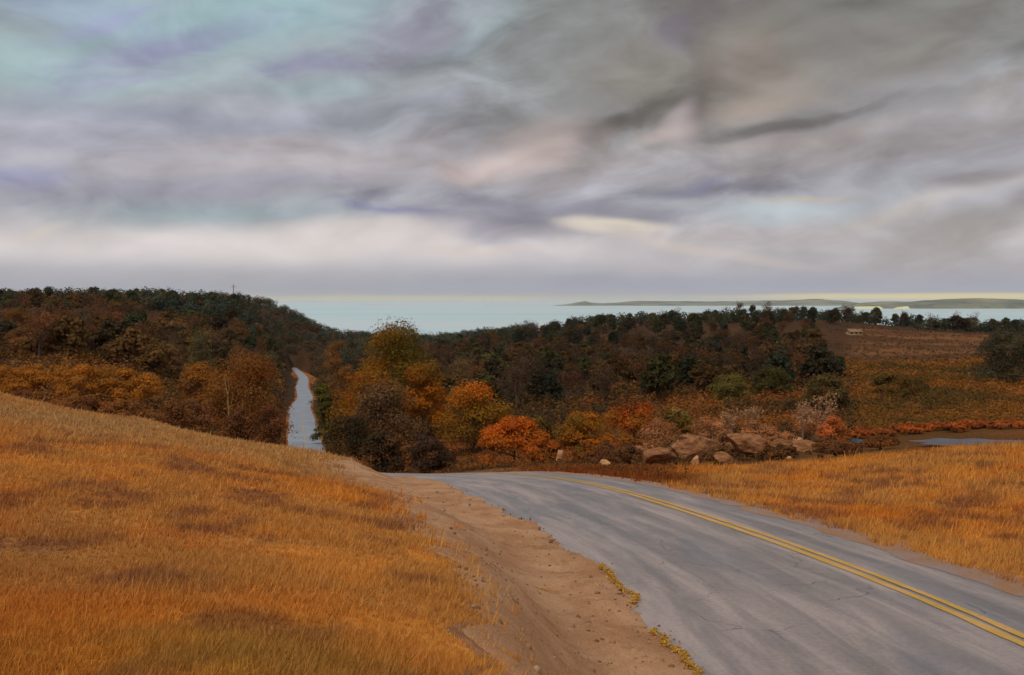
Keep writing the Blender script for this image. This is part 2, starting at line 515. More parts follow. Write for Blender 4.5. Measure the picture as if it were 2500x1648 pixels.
def landcol(X, Y, Z=None):
    X = np.asarray(X, float); Y = np.asarray(Y, float)
    r = np.hypot(X, Y)
    n1 = fbm(X / 4.2, Y / 6.0, 21, 4)[..., None]
    n2 = fbm(X / 1.1 + 9, Y / 1.9, 33, 4)[..., None]
    n3 = fbm(X / 7.0 + 3, Y / 9.0 + 7, 41, 3)[..., None]
    c = OCHRE + (ORANGE - OCHRE) * sstep(0.42, 0.66, n1)
    c = c + (MAUVE - c) * sstep(0.50, 0.64, n2) * 0.7
    n4 = fbm(X / 1.1 + 4, Y / 1.6, 47, 4)[..., None]
    c = c + (alb(196, 128, 54) - c) * sstep(0.54, 0.68, n4) * 0.6
    left = (1 - sstep(-4.5, -0.6, X / (Y / 9 + 0.5)))[..., None] * (1 - sstep(14, 24, r))[..., None]
    c = c + (MAUVE - c) * left * sstep(0.42, 0.62, n3) * 0.4
    oz = (np.exp(-((X + 1.6) / 1.3) ** 2 - ((Y - 6.6) / 1.3) ** 2))[..., None]
    c = c + (OLIVE - c) * np.clip(oz * 0.7 + sstep(0.70, 0.8, n3) * 0.2, 0, 0.6)
    brow = sstep(24, 42, r)[..., None] * (X < 0)[..., None]
    c = c + (TAN - c) * brow * (0.5 + 0.45 * sstep(0.35, 0.65, n1))
    # beyond the brow and the knoll: scrub, wood floor, field
    far = sstep(66, 84, r + (n1[..., 0] - 0.5) * 14)[..., None]
    m = fbm(X / 30, Y / 45, 55, 4)[..., None]
    c2 = SCRUB + (RUST - SCRUB) * sstep(0.45, 0.65, m)
    c = c + (c2 - c) * far
    bend = ((1 - sstep(.13, .21, X / np.maximum(Y, 1) + (n1[..., 0] - .5) * .08)) * (X > -3) * sstep(37, 47, r))[..., None]
    c = c + (RUST * .8 - c) * bend * (1 - far)
    wood = sstep(190, 260, r)[..., None]
    c = c + (WOODF - c) * wood * 0.85
    if Z is not None:
        cx, cy = px(X, np.maximum(Y, 1), Z)
        f = (sstep(2040, 2130, cx) * sstep(395, 470, Y) * (1 - sstep(700, 760, Y)) * (1 - sstep(2500, 2700, cx)))[..., None]
        stri = fbm(X / 60 + Y / 300, Y / 14, 61, 3)[..., None]
        c = c + ((FIELD * 0.55 + FIELD * 0.75 * sstep(0.3, 0.75, stri)) - c) * f
        s = ((1 - sstep(0.3, 2.2, Z)) * (r > 800))[..., None]
        c = c + (alb(200, 185, 140) - c) * s
    return c


# ------------------------------------------------------------------ mesh helpers
def mesh_np(name, verts, faces, mats, col=None, smooth=False, mi=None):
    """verts (N,3); faces (M,3|4) int or a list of such arrays"""
    me = bpy.data.meshes.new(name)
    fl = faces if isinstance(faces, list) else [faces]
    fl = [np.asarray(f, np.int32) for f in fl if len(f)]
    loops = np.concatenate([f.ravel() for f in fl])
    sizes = np.concatenate([np.full(len(f), f.shape[1], np.int32) for f in fl])
    starts = np.concatenate([[0], np.cumsum(sizes)[:-1]]).astype(np.int32)
    me.vertices.add(len(verts)); me.vertices.foreach_set('co', np.asarray(verts, np.float32).ravel())
    me.loops.add(len(loops)); me.loops.foreach_set('vertex_index', loops)
    me.polygons.add(len(sizes)); me.polygons.foreach_set('loop_start', starts)
    me.polygons.foreach_set('loop_total', sizes)
    if smooth:
        me.polygons.foreach_set('use_smooth', np.ones(len(sizes), bool))
    if mi is not None:
        me.polygons.foreach_set('material_index', np.asarray(mi, np.int32))
    for m in (mats if isinstance(mats, (list, tuple)) else [mats]):
        me.materials.append(m)
    if col is not None:
        a = me.color_attributes.new('Col', 'FLOAT_COLOR', 'POINT')
        cc = np.ones((len(verts), 4), np.float32); cc[:, :3] = col
        a.data.foreach_set('color', cc.ravel())
    me.update(calc_edges=True)
    return me


def obj(name, me, parent=None, label=None, cat=None, group=None, kind=None, loc=None, rz=0.0, scale=None):
    o = bpy.data.objects.new(name, me)
    C.objects.link(o)
    if parent is not None:
        o.parent = parent
    if loc is not None:
        o.location = [float(v) for v in loc]
    if rz:
        o.rotation_euler = (0, 0, float(rz))
    if scale is not None:
        o.scale = scale if hasattr(scale, '__len__') else (scale,) * 3
    for k, v in (('label', label), ('category', cat), ('group', group), ('kind', kind)):
        if v:
            o[k] = v
    return o


def grid_faces(nu, nv, closed=False):
    i = np.arange(nu if closed else nu - 1)[:, None]; j = np.arange(nv - 1)[None]
    i2 = (i + 1) % nu
    return np.stack([i * nv + j, i2 * nv + j, i2 * nv + j + 1, i * nv + j + 1], -1).reshape(-1, 4)


class MB:
    """collects quads and triangles for one mesh"""
    def __init__(self):
        self.v = []; self.f4 = []; self.f3 = []; self.n = 0

    def add(self, v, f):
        v = np.asarray(v, float); f = np.asarray(f, int) + self.n
        self.v.append(v); self.n += len(v)
        (self.f4 if f.shape[1] == 4 else self.f3).append(f)

    def box(self, c, s, rz=0.0):
        g = np.array([[x, y, z] for x in (-.5, .5) for y in (-.5, .5) for z in (-.5, .5)]) * s
        cs, sn = math.cos(rz), math.sin(rz)
        g = np.stack([g[:, 0] * cs - g[:, 1] * sn, g[:, 0] * sn + g[:, 1] * cs, g[:, 2]], 1) + c
        self.add(g, [[0, 1, 3, 2], [4, 6, 7, 5], [0, 4, 5, 1], [2, 3, 7, 6], [0, 2, 6, 4], [1, 5, 7, 3]])

    def tube(self, pts, rad, n=6):
        pts = np.asarray(pts, float); rad = np.asarray(rad, float)
        t = np.gradient(pts, axis=0); t /= np.linalg.norm(t, axis=1)[:, None] + 1e-9
        up = np.array([0.31, 0.95, 0.05])
        a = np.cross(t, up); a /= np.linalg.norm(a, axis=1)[:, None] + 1e-9
        b = np.cross(t, a)
        th = np.linspace(0, 2 * math.pi, n, endpoint=False)
        ring = a[:, None] * np.cos(th)[None, :, None] + b[:, None] * np.sin(th)[None, :, None]
        v = (pts[:, None] + ring * rad[:, None, None]).reshape(-1, 3)
        i = np.arange(len(pts) - 1)[:, None]; j = np.arange(n)[None]; j2 = (j + 1) % n
        self.add(v, np.stack([i * n + j, i * n + j2, (i + 1) * n + j2, (i + 1) * n + j], -1).reshape(-1, 4))

    def mesh(self, name, mats, col=None, smooth=False):
        fs = [np.concatenate(x) for x in (self.f4, self.f3) if x]
        return mesh_np(name, np.concatenate(self.v), fs, mats, col, smooth)


# ------------------------------------------------------------------ materials
def material(name, build, rough=0.9, spec=0.2):
    m = bpy.data.materials.new(name)
    m.use_nodes = True
    nt = m.node_tree
    b = nt.nodes['Principled BSDF']
    b.inputs['Roughness'].default_value = rough
    b.inputs['Specular IOR Level'].default_value = spec
    build(nt, b)
    return m


def nd(nt, kind, ins=None, **kw):
    n = nt.nodes.new(kind)
    for k, v in kw.items():
        setattr(n, k, v)
    for k, v in (ins or {}).items():
        if isinstance(v, bpy.types.NodeSocket):
            nt.links.new(v, n.inputs[k])
        else:
            n.inputs[k].default_value = v
    return n


def npos(nt):
    return nt.nodes.new('ShaderNodeNewGeometry').outputs['Position']


def nnoise(nt, vec, scale, detail=4, rough=0.6, dist=0.0):
    return nd(nt, 'ShaderNodeTexNoise', {'Vector': vec, 'Scale': scale, 'Detail': detail, 'Roughness': rough, 'Distortion': dist}).outputs['Fac']


def nscale(nt, vec, s, rot=0.0):
    return nd(nt, 'ShaderNodeMapping', {'Vector': vec, 'Scale': s, 'Rotation': (0, 0, rot)}).outputs[0]


def nrange(nt, v, a, b, c, d, smooth=True):
    n = nd(nt, 'ShaderNodeMapRange', {0: v, 1: a, 2: b, 3: c, 4: d})
    if smooth:
        n.interpolation_type = 'SMOOTHSTEP'
    return n.outputs[0]


def nmix(nt, f, a, b, mode='MIX'):
    n = nd(nt, 'ShaderNodeMix', data_type='RGBA', blend_type=mode)
    for k, v in ((0, f), (6, a), (7, b)):
        if isinstance(v, bpy.types.NodeSocket):
            nt.links.new(v, n.inputs[k])
        elif k == 0:
            n.inputs[k].default_value = v
        else:
            n.inputs[k].default_value = (*[float(q) for q in v[:3]], 1)
    return n.outputs[2]


def nbump(nt, b, h, dist, strength=1.0):
    bp = nd(nt, 'ShaderNodeBump', {'Height': h, 'Distance': dist, 'Strength': strength})
    nt.links.new(bp.outputs[0], b.inputs['Normal'])


def mscale(nt, colr, f):
    return nd(nt, 'ShaderNodeVectorMath', {0: colr, 'Scale': f}, operation='SCALE').outputs[0]


def b_ground(nt, b):
    p = npos(nt)
    c = nd(nt, 'ShaderNodeAttribute', attribute_name='Col').outputs['Color']
    n1 = nnoise(nt, p, 2.4, 6, 0.7)
    n2 = nnoise(nt, p, 0.06, 5, 0.65)
    f = nrange(nt, n1, 0.3, 0.72, 0.62, 1.3)
    f2 = nrange(nt, n2, 0.3, 0.7, 0.82, 1.15)
    nt.links.new(mscale(nt, mscale(nt, c, f), f2), b.inputs['Base Color'])
    nbump(nt, b, n1, 0.12)


def b_asphalt(nt, b):
    p = npos(nt)
    uv = nd(nt, 'ShaderNodeAttribute', attribute_name='rs').outputs['Vector']
    s1 = nnoise(nt, nscale(nt, uv, (0.55, 0.045, 1)), 3.0, 6, 0.66, 0.5)
    s2 = nnoise(nt, nscale(nt, uv, (0.22, 0.06, 1)), 1.6, 5, 0.6, 0.6)
    g = nnoise(nt, p, 70, 3, 0.75)
    g2 = nnoise(nt, p, 11, 5, 0.7)
    blot = nnoise(nt, p, 0.8, 6, 0.65, 0.4)
    a = nmix(nt, nrange(nt, s1, 0.32, 0.68, 0, 1), alb(118, 109, 105), alb(164, 147, 140))
    a = nmix(nt, nrange(nt, s2, 0.46, 0.64, 0, 0.55), a, alb(102, 106, 110))
    a = nmix(nt, nrange(nt, blot, 0.5, 0.72, 0, 0.55), a, alb(154, 138, 132))
    # wheel tracks, polished darker
    x = nd(nt, 'ShaderNodeSeparateXYZ', {0: uv}).outputs[0]
    for c0 in (-3.1, -1.45, 0.85, 2.1):
        d = nd(nt, 'ShaderNodeMath', {0: nd(nt, 'ShaderNodeMath', {0: x, 1: c0}, operation='SUBTRACT').outputs[0]}, operation='ABSOLUTE').outputs[0]
        a = nmix(nt, nrange(nt, d, 0.08, 0.5, 0.3, 0.0), a, alb(96, 92, 90))
    # cracks, wandering and broken
    wv = nd(nt, 'ShaderNodeVectorMath', {0: p, 1: nd(nt, 'ShaderNodeTexNoise', {'Vector': p, 'Scale': 1.4, 'Detail': 4.0}).outputs['Color']}, operation='ADD').outputs[0]
    vo = nd(nt, 'ShaderNodeTexVoronoi', {'Vector': nscale(nt, wv, (1, 1, 0)), 'Scale': 0.42}, feature='DISTANCE_TO_EDGE').outputs['Distance']
    cm = nnoise(nt, p, 0.45, 3, 0.5)
    ck = nd(nt, 'ShaderNodeMath', {0: nrange(nt, vo, 0.002, 0.009, 1, 0), 1: nrange(nt, cm, 0.52, 0.64, 0, 1)}, operation='MULTIPLY').outputs[0]
    a = nmix(nt, nd(nt, 'ShaderNodeMath', {0: ck, 1: 0.45}, operation='MULTIPLY').outputs[0], a, alb(52, 50, 50))
    a = mscale(nt, a, nrange(nt, g, 0.25, 0.75, 0.78, 1.22))
    a = mscale(nt, a, nrange(nt, g2, 0.3, 0.7, 0.9, 1.1))
    nt.links.new(a, b.inputs['Base Color'])
    nt.links.new(nrange(nt, s1, 0.3, 0.7, 0.5, 0.72), b.inputs['Roughness'])
    h = nd(nt, 'ShaderNodeMath', {0: g, 1: nd(nt, 'ShaderNodeMath', {0: ck, 1: 1.5}, operation='MULTIPLY').outputs[0]}, operation='SUBTRACT').outputs[0]
    nbump(nt, b, h, 0.01)


def b_line(nt, b):
    p = npos(nt)
    n = nnoise(nt, p, 7.0, 6, 0.7)
    n2 = nnoise(nt, p, 1.1, 4, 0.6)
    a = nmix(nt, nrange(nt, n2, 0.35, 0.65, 0, 1), alb(182, 142, 54), alb(190, 148, 88))
    a = nmix(nt, nrange(nt, n, 0.56, 0.70, 0, 0.85), a, alb(112, 104, 92))
    nt.links.new(a, b.inputs['Base Color'])


def b_sand(nt, b):
    p = npos(nt)
    w = nnoise(nt, nscale(nt, p, (0.7, 0.35, 0.7), 0.5), 1.2, 6, 0.62, 0.7)
    d = nnoise(nt, p, 1.6, 5, 0.6, 0.5)
    g = nnoise(nt, p, 26, 4, 0.7)
    a = nmix(nt, nrange(nt, w, 0.34, 0.66, 0, 1), alb(156, 112, 78), alb(178, 136, 101))
    a = nmix(nt, nrange(nt, d, 0.58, 0.70, 0, 0.6), a, alb(126, 90, 60))
    a = nmix(nt, nrange(nt, d, 0.40, 0.30, 0, 0.45), a, alb(186, 150, 114))
    vor = nd(nt, 'ShaderNodeTexVoronoi', {'Vector': p, 'Scale': 17.0, 'Randomness': 1.0})
    peb = nrange(nt, vor.outputs['Distance'], 0.10, 0.22, 1, 0)
    a = mscale(nt, a, nrange(nt, g, 0.25, 0.75, 0.8, 1.18))
    nt.links.new(a, b.inputs['Base Color'])
    h = nd(nt, 'ShaderNodeMath', {0: g, 1: 0.5}, operation='MULTIPLY').outputs[0]
    h = nd(nt, 'ShaderNodeMath', {0: h, 1: nd(nt, 'ShaderNodeMath', {0: w, 1: 1.6}, operation='MULTIPLY').outputs[0]}, operation='ADD').outputs[0]
    h = nd(nt, 'ShaderNodeMath', {0: h, 1: nd(nt, 'ShaderNodeMath', {0: peb, 1: 0.4}, operation='MULTIPLY').outputs[0]}, operation='ADD').outputs[0]
    nbump(nt, b, h, 0.05)


def b_dirt(nt, b):
    p = npos(nt)
    w = nnoise(nt, p, 0.9, 6, 0.65, 0.5)
    g = nnoise(nt, p, 30, 4, 0.7)
    a = nmix(nt, nrange(nt, w, 0.35, 0.65, 0, 1), alb(150, 126, 116), alb(156, 116, 82))
    nt.links.new(mscale(nt, a, nrange(nt, g, 0.25, 0.75, 0.75, 1.2)), b.inputs['Base Color'])
    nbump(nt, b, g, 0.03)


def b_leaf(nt, b):
    """leaf colour = the leaf's own tint times the tree's colour; thin, lets some light through"""
    c = nd(nt, 'ShaderNodeAttribute', attribute_name='Col').outputs['Color']
    oi = nd(nt, 'ShaderNodeObjectInfo').outputs['Color']
    a = nmix(nt, 1.0, c, oi, 'MULTIPLY')
    nt.links.new(a, b.inputs['Base Color'])
    tr = nd(nt, 'ShaderNodeBsdfTranslucent', {'Color': a})
    mx = nd(nt, 'ShaderNodeMixShader', {0: 0.32, 1: b.outputs[0], 2: tr.outputs[0]})
    nt.links.new(mx.outputs[0], nt.nodes['Material Output'].inputs['Surface'])


def b_grass(nt, b):
    c = nd(nt, 'ShaderNodeAttribute', attribute_name='Col').outputs['Color']
    nt.links.new(c, b.inputs['Base Color'])
    tr = nd(nt, 'ShaderNodeBsdfTranslucent', {'Color': c})
    mx = nd(nt, 'ShaderNodeMixShader', {0: 0.25, 1: b.outputs[0], 2: tr.outputs[0]})
    nt.links.new(mx.outputs[0], nt.nodes['Material Output'].inputs['Surface'])


def plain(c1, c2, scale, bump=0.0, stretch=(1, 1, 1)):
    def f(nt, b):
        tco = nd(nt, 'ShaderNodeTexCoord').outputs['Object']
        n = nnoise(nt, nscale(nt, tco, stretch), scale, 6, 0.65, 0.3)
        nt.links.new(nmix(nt, nrange(nt, n, 0.3, 0.7, 0, 1), c1, c2), b.inputs['Base Color'])
        if bump:
            nbump(nt, b, n, bump)
    return f


def b_sea(nt, b):
    p = npos(nt)
    n = nnoise(nt, nscale(nt, p, (0.00025, 0.0011, 1)), 1.0, 5, 0.6, 0.5)
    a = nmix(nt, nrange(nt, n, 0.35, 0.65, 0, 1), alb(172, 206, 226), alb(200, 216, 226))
    nt.links.new(a, b.inputs['Base Color'])
    w = nnoise(nt, nscale(nt, p, (0.08, 0.2, 1)), 1.0, 4, 0.6)
    nbump(nt, b, w, 0.5)


M = {
    'ground': material('ground', b_ground, 0.95, 0.1),
    'asphalt': material('asphalt', b_asphalt, 0.7, 0.5),
    'line': material('line_paint', b_line, 0.7, 0.25),
    'sheenasphalt': material('sky_sheen_asphalt', plain(alb(124, 130, 138), alb(144, 148, 156), 0.25, 0, (1, 1, 1)), 0.65, 0.3),  # far road: same asphalt, sky reflection painted in as a paler blue-grey
    'fadedline': material('faded_line_paint', plain(alb(158, 140, 118), alb(176, 148, 112), 0.5), 0.7, 0.25),
    'sand': material('sand', b_sand, 0.95, 0.1),
    'soil': material('dark_soil', plain(alb(112, 76, 52), alb(142, 100, 68), 4.0, 0.03), 0.95, 0.1),
    'dirt': material('edge_dirt', b_dirt, 0.95, 0.1),
    'leaf': material('leaf', b_leaf, 0.85, 0.12),
    'grass': material('dry_grass', b_grass, 0.85, 0.12),
    'bark': material('bark', plain(alb(70, 54, 42), alb(110, 92, 76), 3.0, 0.04, (3, 3, 0.6)), 0.95, 0.1),
    'palebark': material('pale_bark', plain(alb(150, 116, 62), alb(176, 150, 100), 3.0, 0.03, (3, 3, 0.6)), 0.9, 0.1),
    'twigbark': material('twig_bark', plain(alb(128, 98, 72), alb(156, 124, 96), 3.0, 0.03, (3, 3, 0.6)), 0.9, 0.1),
    'sea': material('sea_water', b_sea, 0.35, 0.4),
    'pond': material('pond_water', plain(alb(64, 66, 74), alb(92, 88, 92), 0.5), 0.45, 0.2),
    'island': material('island_land', plain(alb(84, 88, 78), alb(136, 132, 108), 0.002, 0, (1, 3, 6)), 0.95, 0.05),
    'beach': material('beach_sand', plain(alb(214, 196, 140), alb(226, 210, 166), 0.01), 0.95, 0.05),
    'rock': material('brown_rock', plain(alb(108, 68, 42), alb(164, 114, 76), 1.3, 0.35, (1, 1, 2.2)), 0.95, 0.1),
    'palerock': material('pale_rock', plain(alb(160, 112, 72), alb(196, 152, 108), 1.1, 0.1), 0.95, 0.1),
    'bluerock': material('blue_grey_rock', plain(alb(48, 47, 48), alb(92, 94, 104), 1.6, 0.1), 0.9, 0.15),
    'whitewall': material('white_wall', plain(alb(196, 190, 178), alb(208, 200, 188), 0.6), 0.9, 0.1),
    'tanwall': material('tan_wall', plain(alb(128, 100, 70), alb(146, 116, 84), 0.6), 0.9, 0.1),
    'roof': material('roof_shingle', plain(alb(128, 100, 72), alb(146, 116, 86), 1.2, 0.03), 0.9, 0.1),
    'darkroof': material('dark_shingle', plain(alb(70, 66, 62), alb(92, 86, 80), 1.2, 0.03), 0.9, 0.1),
    'glass': material('window_glass', plain(alb(40, 46, 54), alb(56, 62, 70), 1.0), 0.15, 0.5),
    'bluewall': material('blue_wall', plain(alb(46, 50, 78), alb(60, 64, 92), 0.8), 0.9, 0.1),
    'mast': material('weathered_mast', plain(alb(168, 128, 88), alb(186, 148, 108), 1.0), 0.9, 0.1),
}

# ------------------------------------------------------------------ setting: ground, road, sand, sea, islands
def polar(angs, rads):
    A, R = np.meshgrid(angs, rads, indexing='ij')
    return R * np.sin(A), R * np.cos(A)


front = np.linspace(-0.62, 0.62, 470)
back = np.linspace(0.62, 2 * math.pi - 0.62, 120)[1:-1]
angs = np.concatenate([front, back])
rads = np.concatenate([[0.05, 0.6], np.geomspace(1.2, 3800, 270)])
GX, GY = polar(angs, rads)
GZ = H(GX, GY)
gc = landcol(GX, GY, GZ)
gv = np.stack([GX, GY, GZ], -1).reshape(-1, 3)
obj('ground', mesh_np('ground', gv, grid_faces(len(angs), len(rads), True), M['ground'], gc.reshape(-1, 3), True), kind='structure')

# road ribbon
ss = np.concatenate([[0], np.cumsum(np.hypot(*np.diff(ROAD[:, :2], axis=0).T))])


def ribbon(name, o0, o1, nx, mat, dz, i0=0, i1=None, ragged=None, parent=None, kind='structure', **kw):
    i1 = len(ROAD) if i1 is None else i1
    rows = []; uv = []
    for i in range(i0, i1):
        a = -ROAD[i, 3] if o0 == 'L' else o0
        b_ = ROAD[i, 4] if o1 == 'R' else o1
        if ragged:
            a += (vnoise(np.array([ss[i] * 1.3]), np.array([1.0]), 5)[0] - 0.5) * ragged + (vnoise(np.array([ss[i] * 4.1]), np.array([1.0]), 6)[0] - 0.5) * ragged * .5
            b_ += (vnoise(np.array([ss[i] * 1.1]), np.array([7.0]), 5)[0] - 0.5) * ragged
        o = np.linspace(a, b_, nx)
        rows.append(np.stack([ROAD[i, 0] + RN[i, 0] * o, ROAD[i, 1] + RN[i, 1] * o, ROAD[i, 2] + cross(o) + dz], -1))
        uv.append(np.stack([o, np.full(nx, ss[i]), np.zeros(nx)], -1))
    v = np.concatenate(rows)
    me = mesh_np(name, v, grid_faces(len(rows), nx)[:, ::-1], mat, None, True)
    at = me.attributes.new('rs', 'FLOAT_VECTOR', 'POINT')
    at.data.foreach_set('vector', np.concatenate(uv).astype(np.float32).ravel())
    return obj(name, me, parent=parent, kind=kind, **kw)


_split = int(np.argmax(ROAD[:, 1] > 140))
road = ribbon('road', 'L', 'R', 15, M['asphalt'], 0.0, 0, _split + 1, ragged=0.4)
far_road = ribbon('far_road', 'L', 'R', 9, M['sheenasphalt'], 0.0, _split, None, ragged=0.5)
_far = _split
for o_ in (-0.155, 0.145):
    ribbon('centre_line', o_ - 0.095, o_ + 0.095, 2, M['line'], 0.012, 0, _far, ragged=0.03, parent=road, kind=None)
ribbon('centre_line', -0.1, 0.1, 2, M['fadedline'], 0.03, _split, int(np.argmax(ROAD[:, 1] > 300)), ragged=0.04, parent=far_road, kind=None)

# grassy banks carrying the far road
for sgn in (-1, 1):
    rows = []
    for i in range(_split - 6, len(ROAD)):
        w0 = ROAD[i, 3] if sgn < 0 else ROAD[i, 4]
        for o, dz in ((w0 - .7, -.06), (w0 + .5, -.02), (w0 + 2.2, -.35), (w0 + 6.0 + ROAD[i, 1] * .006, -3.6)):
            rows.append([ROAD[i, 0] + RN[i, 0] * o * sgn, ROAD[i, 1] + RN[i, 1] * o * sgn, ROAD[i, 2] + float(cross(np.array(o * sgn))) + dz])
    rows = np.array(rows)
    vc = OCHRE * .8 + (RUST - OCHRE * .8) * vnoise(rows[:, 0] / 5, rows[:, 1] / 9, 15)[:, None]
    fc = grid_faces(len(rows) // 4, 4)
    obj('road_bank', mesh_np('road_bank', rows, fc[:, ::-1] if sgn > 0 else fc, M['ground'], vc, True), kind='structure')

# sandy verge between the grass slope and the tarmac
EDGE = [(1175, 1760, 7.2), (1185, 1648, 8.3), (1150, 1560, 9.4), (1130, 1500, 10.6), (1085, 1425, 13.0), (1025, 1360, 15.6), (965, 1295, 19.6),
        (925, 1240, 25), (860, 1202, 31), (770, 1175, 38), (780, 1152, 48), (900, 1150, 60)]
ev = catmull([P(*e)[:2] for e in EDGE], 24)
rows = []
near = ROAD[(ROAD[:, 1] > -2) & (ROAD[:, 1] < 66)]
nn = RN[(ROAD[:, 1] > -2) & (ROAD[:, 1] < 66)]
redge = near[:, :2] - nn * (near[:, 3:4] - 0.55)
tt = np.linspace(0, 1, 700)
sl = np.concatenate([[0], np.cumsum(np.hypot(*np.diff(ev, axis=0).T))]); sl /= sl[-1]
rr_ = redge[redge[:, 1].argsort()]; rr_ = rr_[(rr_[:, 1] > 8)]
sr = np.concatenate([[0], np.cumsum(np.hypot(*np.diff(rr_, axis=0).T))]); sr /= sr[-1]
EL = np.stack([np.interp(tt, sl, ev[:, k]) for k in (0, 1)], 1)
ER = np.stack([np.interp(tt, sr, rr_[:, k]) for k in (0, 1)], 1)
arc = np.concatenate([[0], np.cumsum(np.hypot(*np.diff(EL, axis=0).T))])
jl = (fbm(arc * 0.7, arc * 0 + 2, 71, 6) - 0.5) * 1.3
jr = np.maximum((fbm(arc * 0.45, arc * 0 + 5, 72, 7) - 0.45) * 1.0, -.2) + (vnoise(arc * 9, arc * 0, 73) - .5) * .12
dv = ER - EL; dl = np.linalg.norm(dv, axis=1)[:, None]; dv = dv / dl
EL = EL + dv * jl[:, None]; ER = ER + dv * jr[:, None]
NX = 30
g = np.linspace(0, 1, NX)[None, :, None]
sv = EL[:, None] * (1 - g) + ER[:, None] * g
sz = H(sv[..., 0], sv[..., 1], carve=False)
q = np.minimum(np.linspace(0, 1, NX), np.linspace(1, 0, NX))[None]
sz = sz + 0.035 * sstep(0, 0.04, q) + 0.006 + (fbm(sv[..., 0] * 1.2, sv[..., 1] * 1.2, 77, 4) - 0.5) * 0.16 * sstep(0.0, 0.15, q)
obj('sand_verge', mesh_np('sand_verge', np.concatenate([sv, sz[..., None]], -1).reshape(-1, 3), grid_faces(700, NX)[:, ::-1], M['sand'], None, True), kind='structure')

# sea
sx = np.array([-80000., -30000, 0, 30000, 80000]); sy = np.array([700., 3000, 12000, 30000, 60000])
SX, SY = np.meshgrid(sx, sy, indexing='ij')
obj('sea', mesh_np('sea', np.stack([SX, SY, SX * 0], -1).reshape(-1, 3), grid_faces(5, 5), M['sea']), kind='structure')


def island(name, prof, Y, depth, label, mat, steps=90):
    """prof: (column, height in photograph pixels above the waterline)"""
    prof = np.asarray(prof, float)
    xs = np.linspace(prof[0, 0], prof[-1, 0], steps)
    hh = 1.35 * np.interp(xs, prof[:, 0], prof[:, 1]) + (fbm(xs / 23, xs * 0, 81, 4) - 0.5) * 2.2 * np.clip(np.interp(xs, prof[:, 0], prof[:, 1]) / 6, 0, 1)
    dd = np.linspace(-1, 1, 13)
    v = []
    for x, h_ in zip(xs, hh):
        for d in dd:
            w = max(0.0, 1 - abs(d) ** 1.7)
            yy = Y + d * depth * (0.5 + 0.5 * vnoise(np.array([x / 60]), np.array([1.5]), 4)[0])
            v.append([(x - 1250) / F * Y, yy, -3 + max(h_, 0) / F * Y * w + 3 * (w > 0.05)])
    o = obj(name, mesh_np(name, np.array(v), grid_faces(steps, 13), mat, None, True))
    o['kind'] = 'structure'
    return o


island('island', [(1350, 0), (1390, 3), (1430, 9), (1440, 6), (1470, 4), (1560, 9), (1640, 8), (1760, 8), (1900, 9), (1990, 12), (2060, 9), (2110, 3), (2130, 0)], 15500, 700, '', M['island'])
island('island', [(2040, 0), (2090, 9), (2150, 13), (2220, 12), (2300, 17), (2380, 19), (2460, 17), (2560, 12), (2700, 8), (2900, 0)], 9300, 420, '', M['island'])
island('beach', [(2075, 0), (2085, 4), (2150, 5), (2156, 0)], 8700, 50, '', M['beach'], 20)
island('beach', [(2180, 0), (2190, 3), (2216, 5), (2222, 0)], 8600, 40, '', M['beach'], 16)

# small grey pool on the right
def sheet(name, outline, z, mat, kind='structure', thick=0.0):
    n = len(outline)
    v = [[*outline.mean(0), z]] + [[x, y, z] for x, y in outline]
    f = [[0, 1 + i, 1 + (i + 1) % n] for i in range(n)]
    return obj(name, mesh_np(name, np.array(v), np.array(f), mat), kind=kind)


cp = P(2370, 1078, 78)
th = np.linspace(0, 2 * math.pi, 48, endpoint=False)
rr = 1 + 0.25 * np.sin(3 * th + 1) * 0.4 + (vnoise(np.cos(th) * 3 + 9, np.sin(th) * 3 + 9, 4) - .5) * 0.4
POOL_Z = float(H(np.array([cp[0]]), np.array([cp[1]]))[0])
sheet('pool', np.stack([cp[0] + 4.2 * rr * np.cos(th), cp[1] + 2.4 * rr * np.sin(th)], 1), POOL_Z + 0.25, M['pond'])

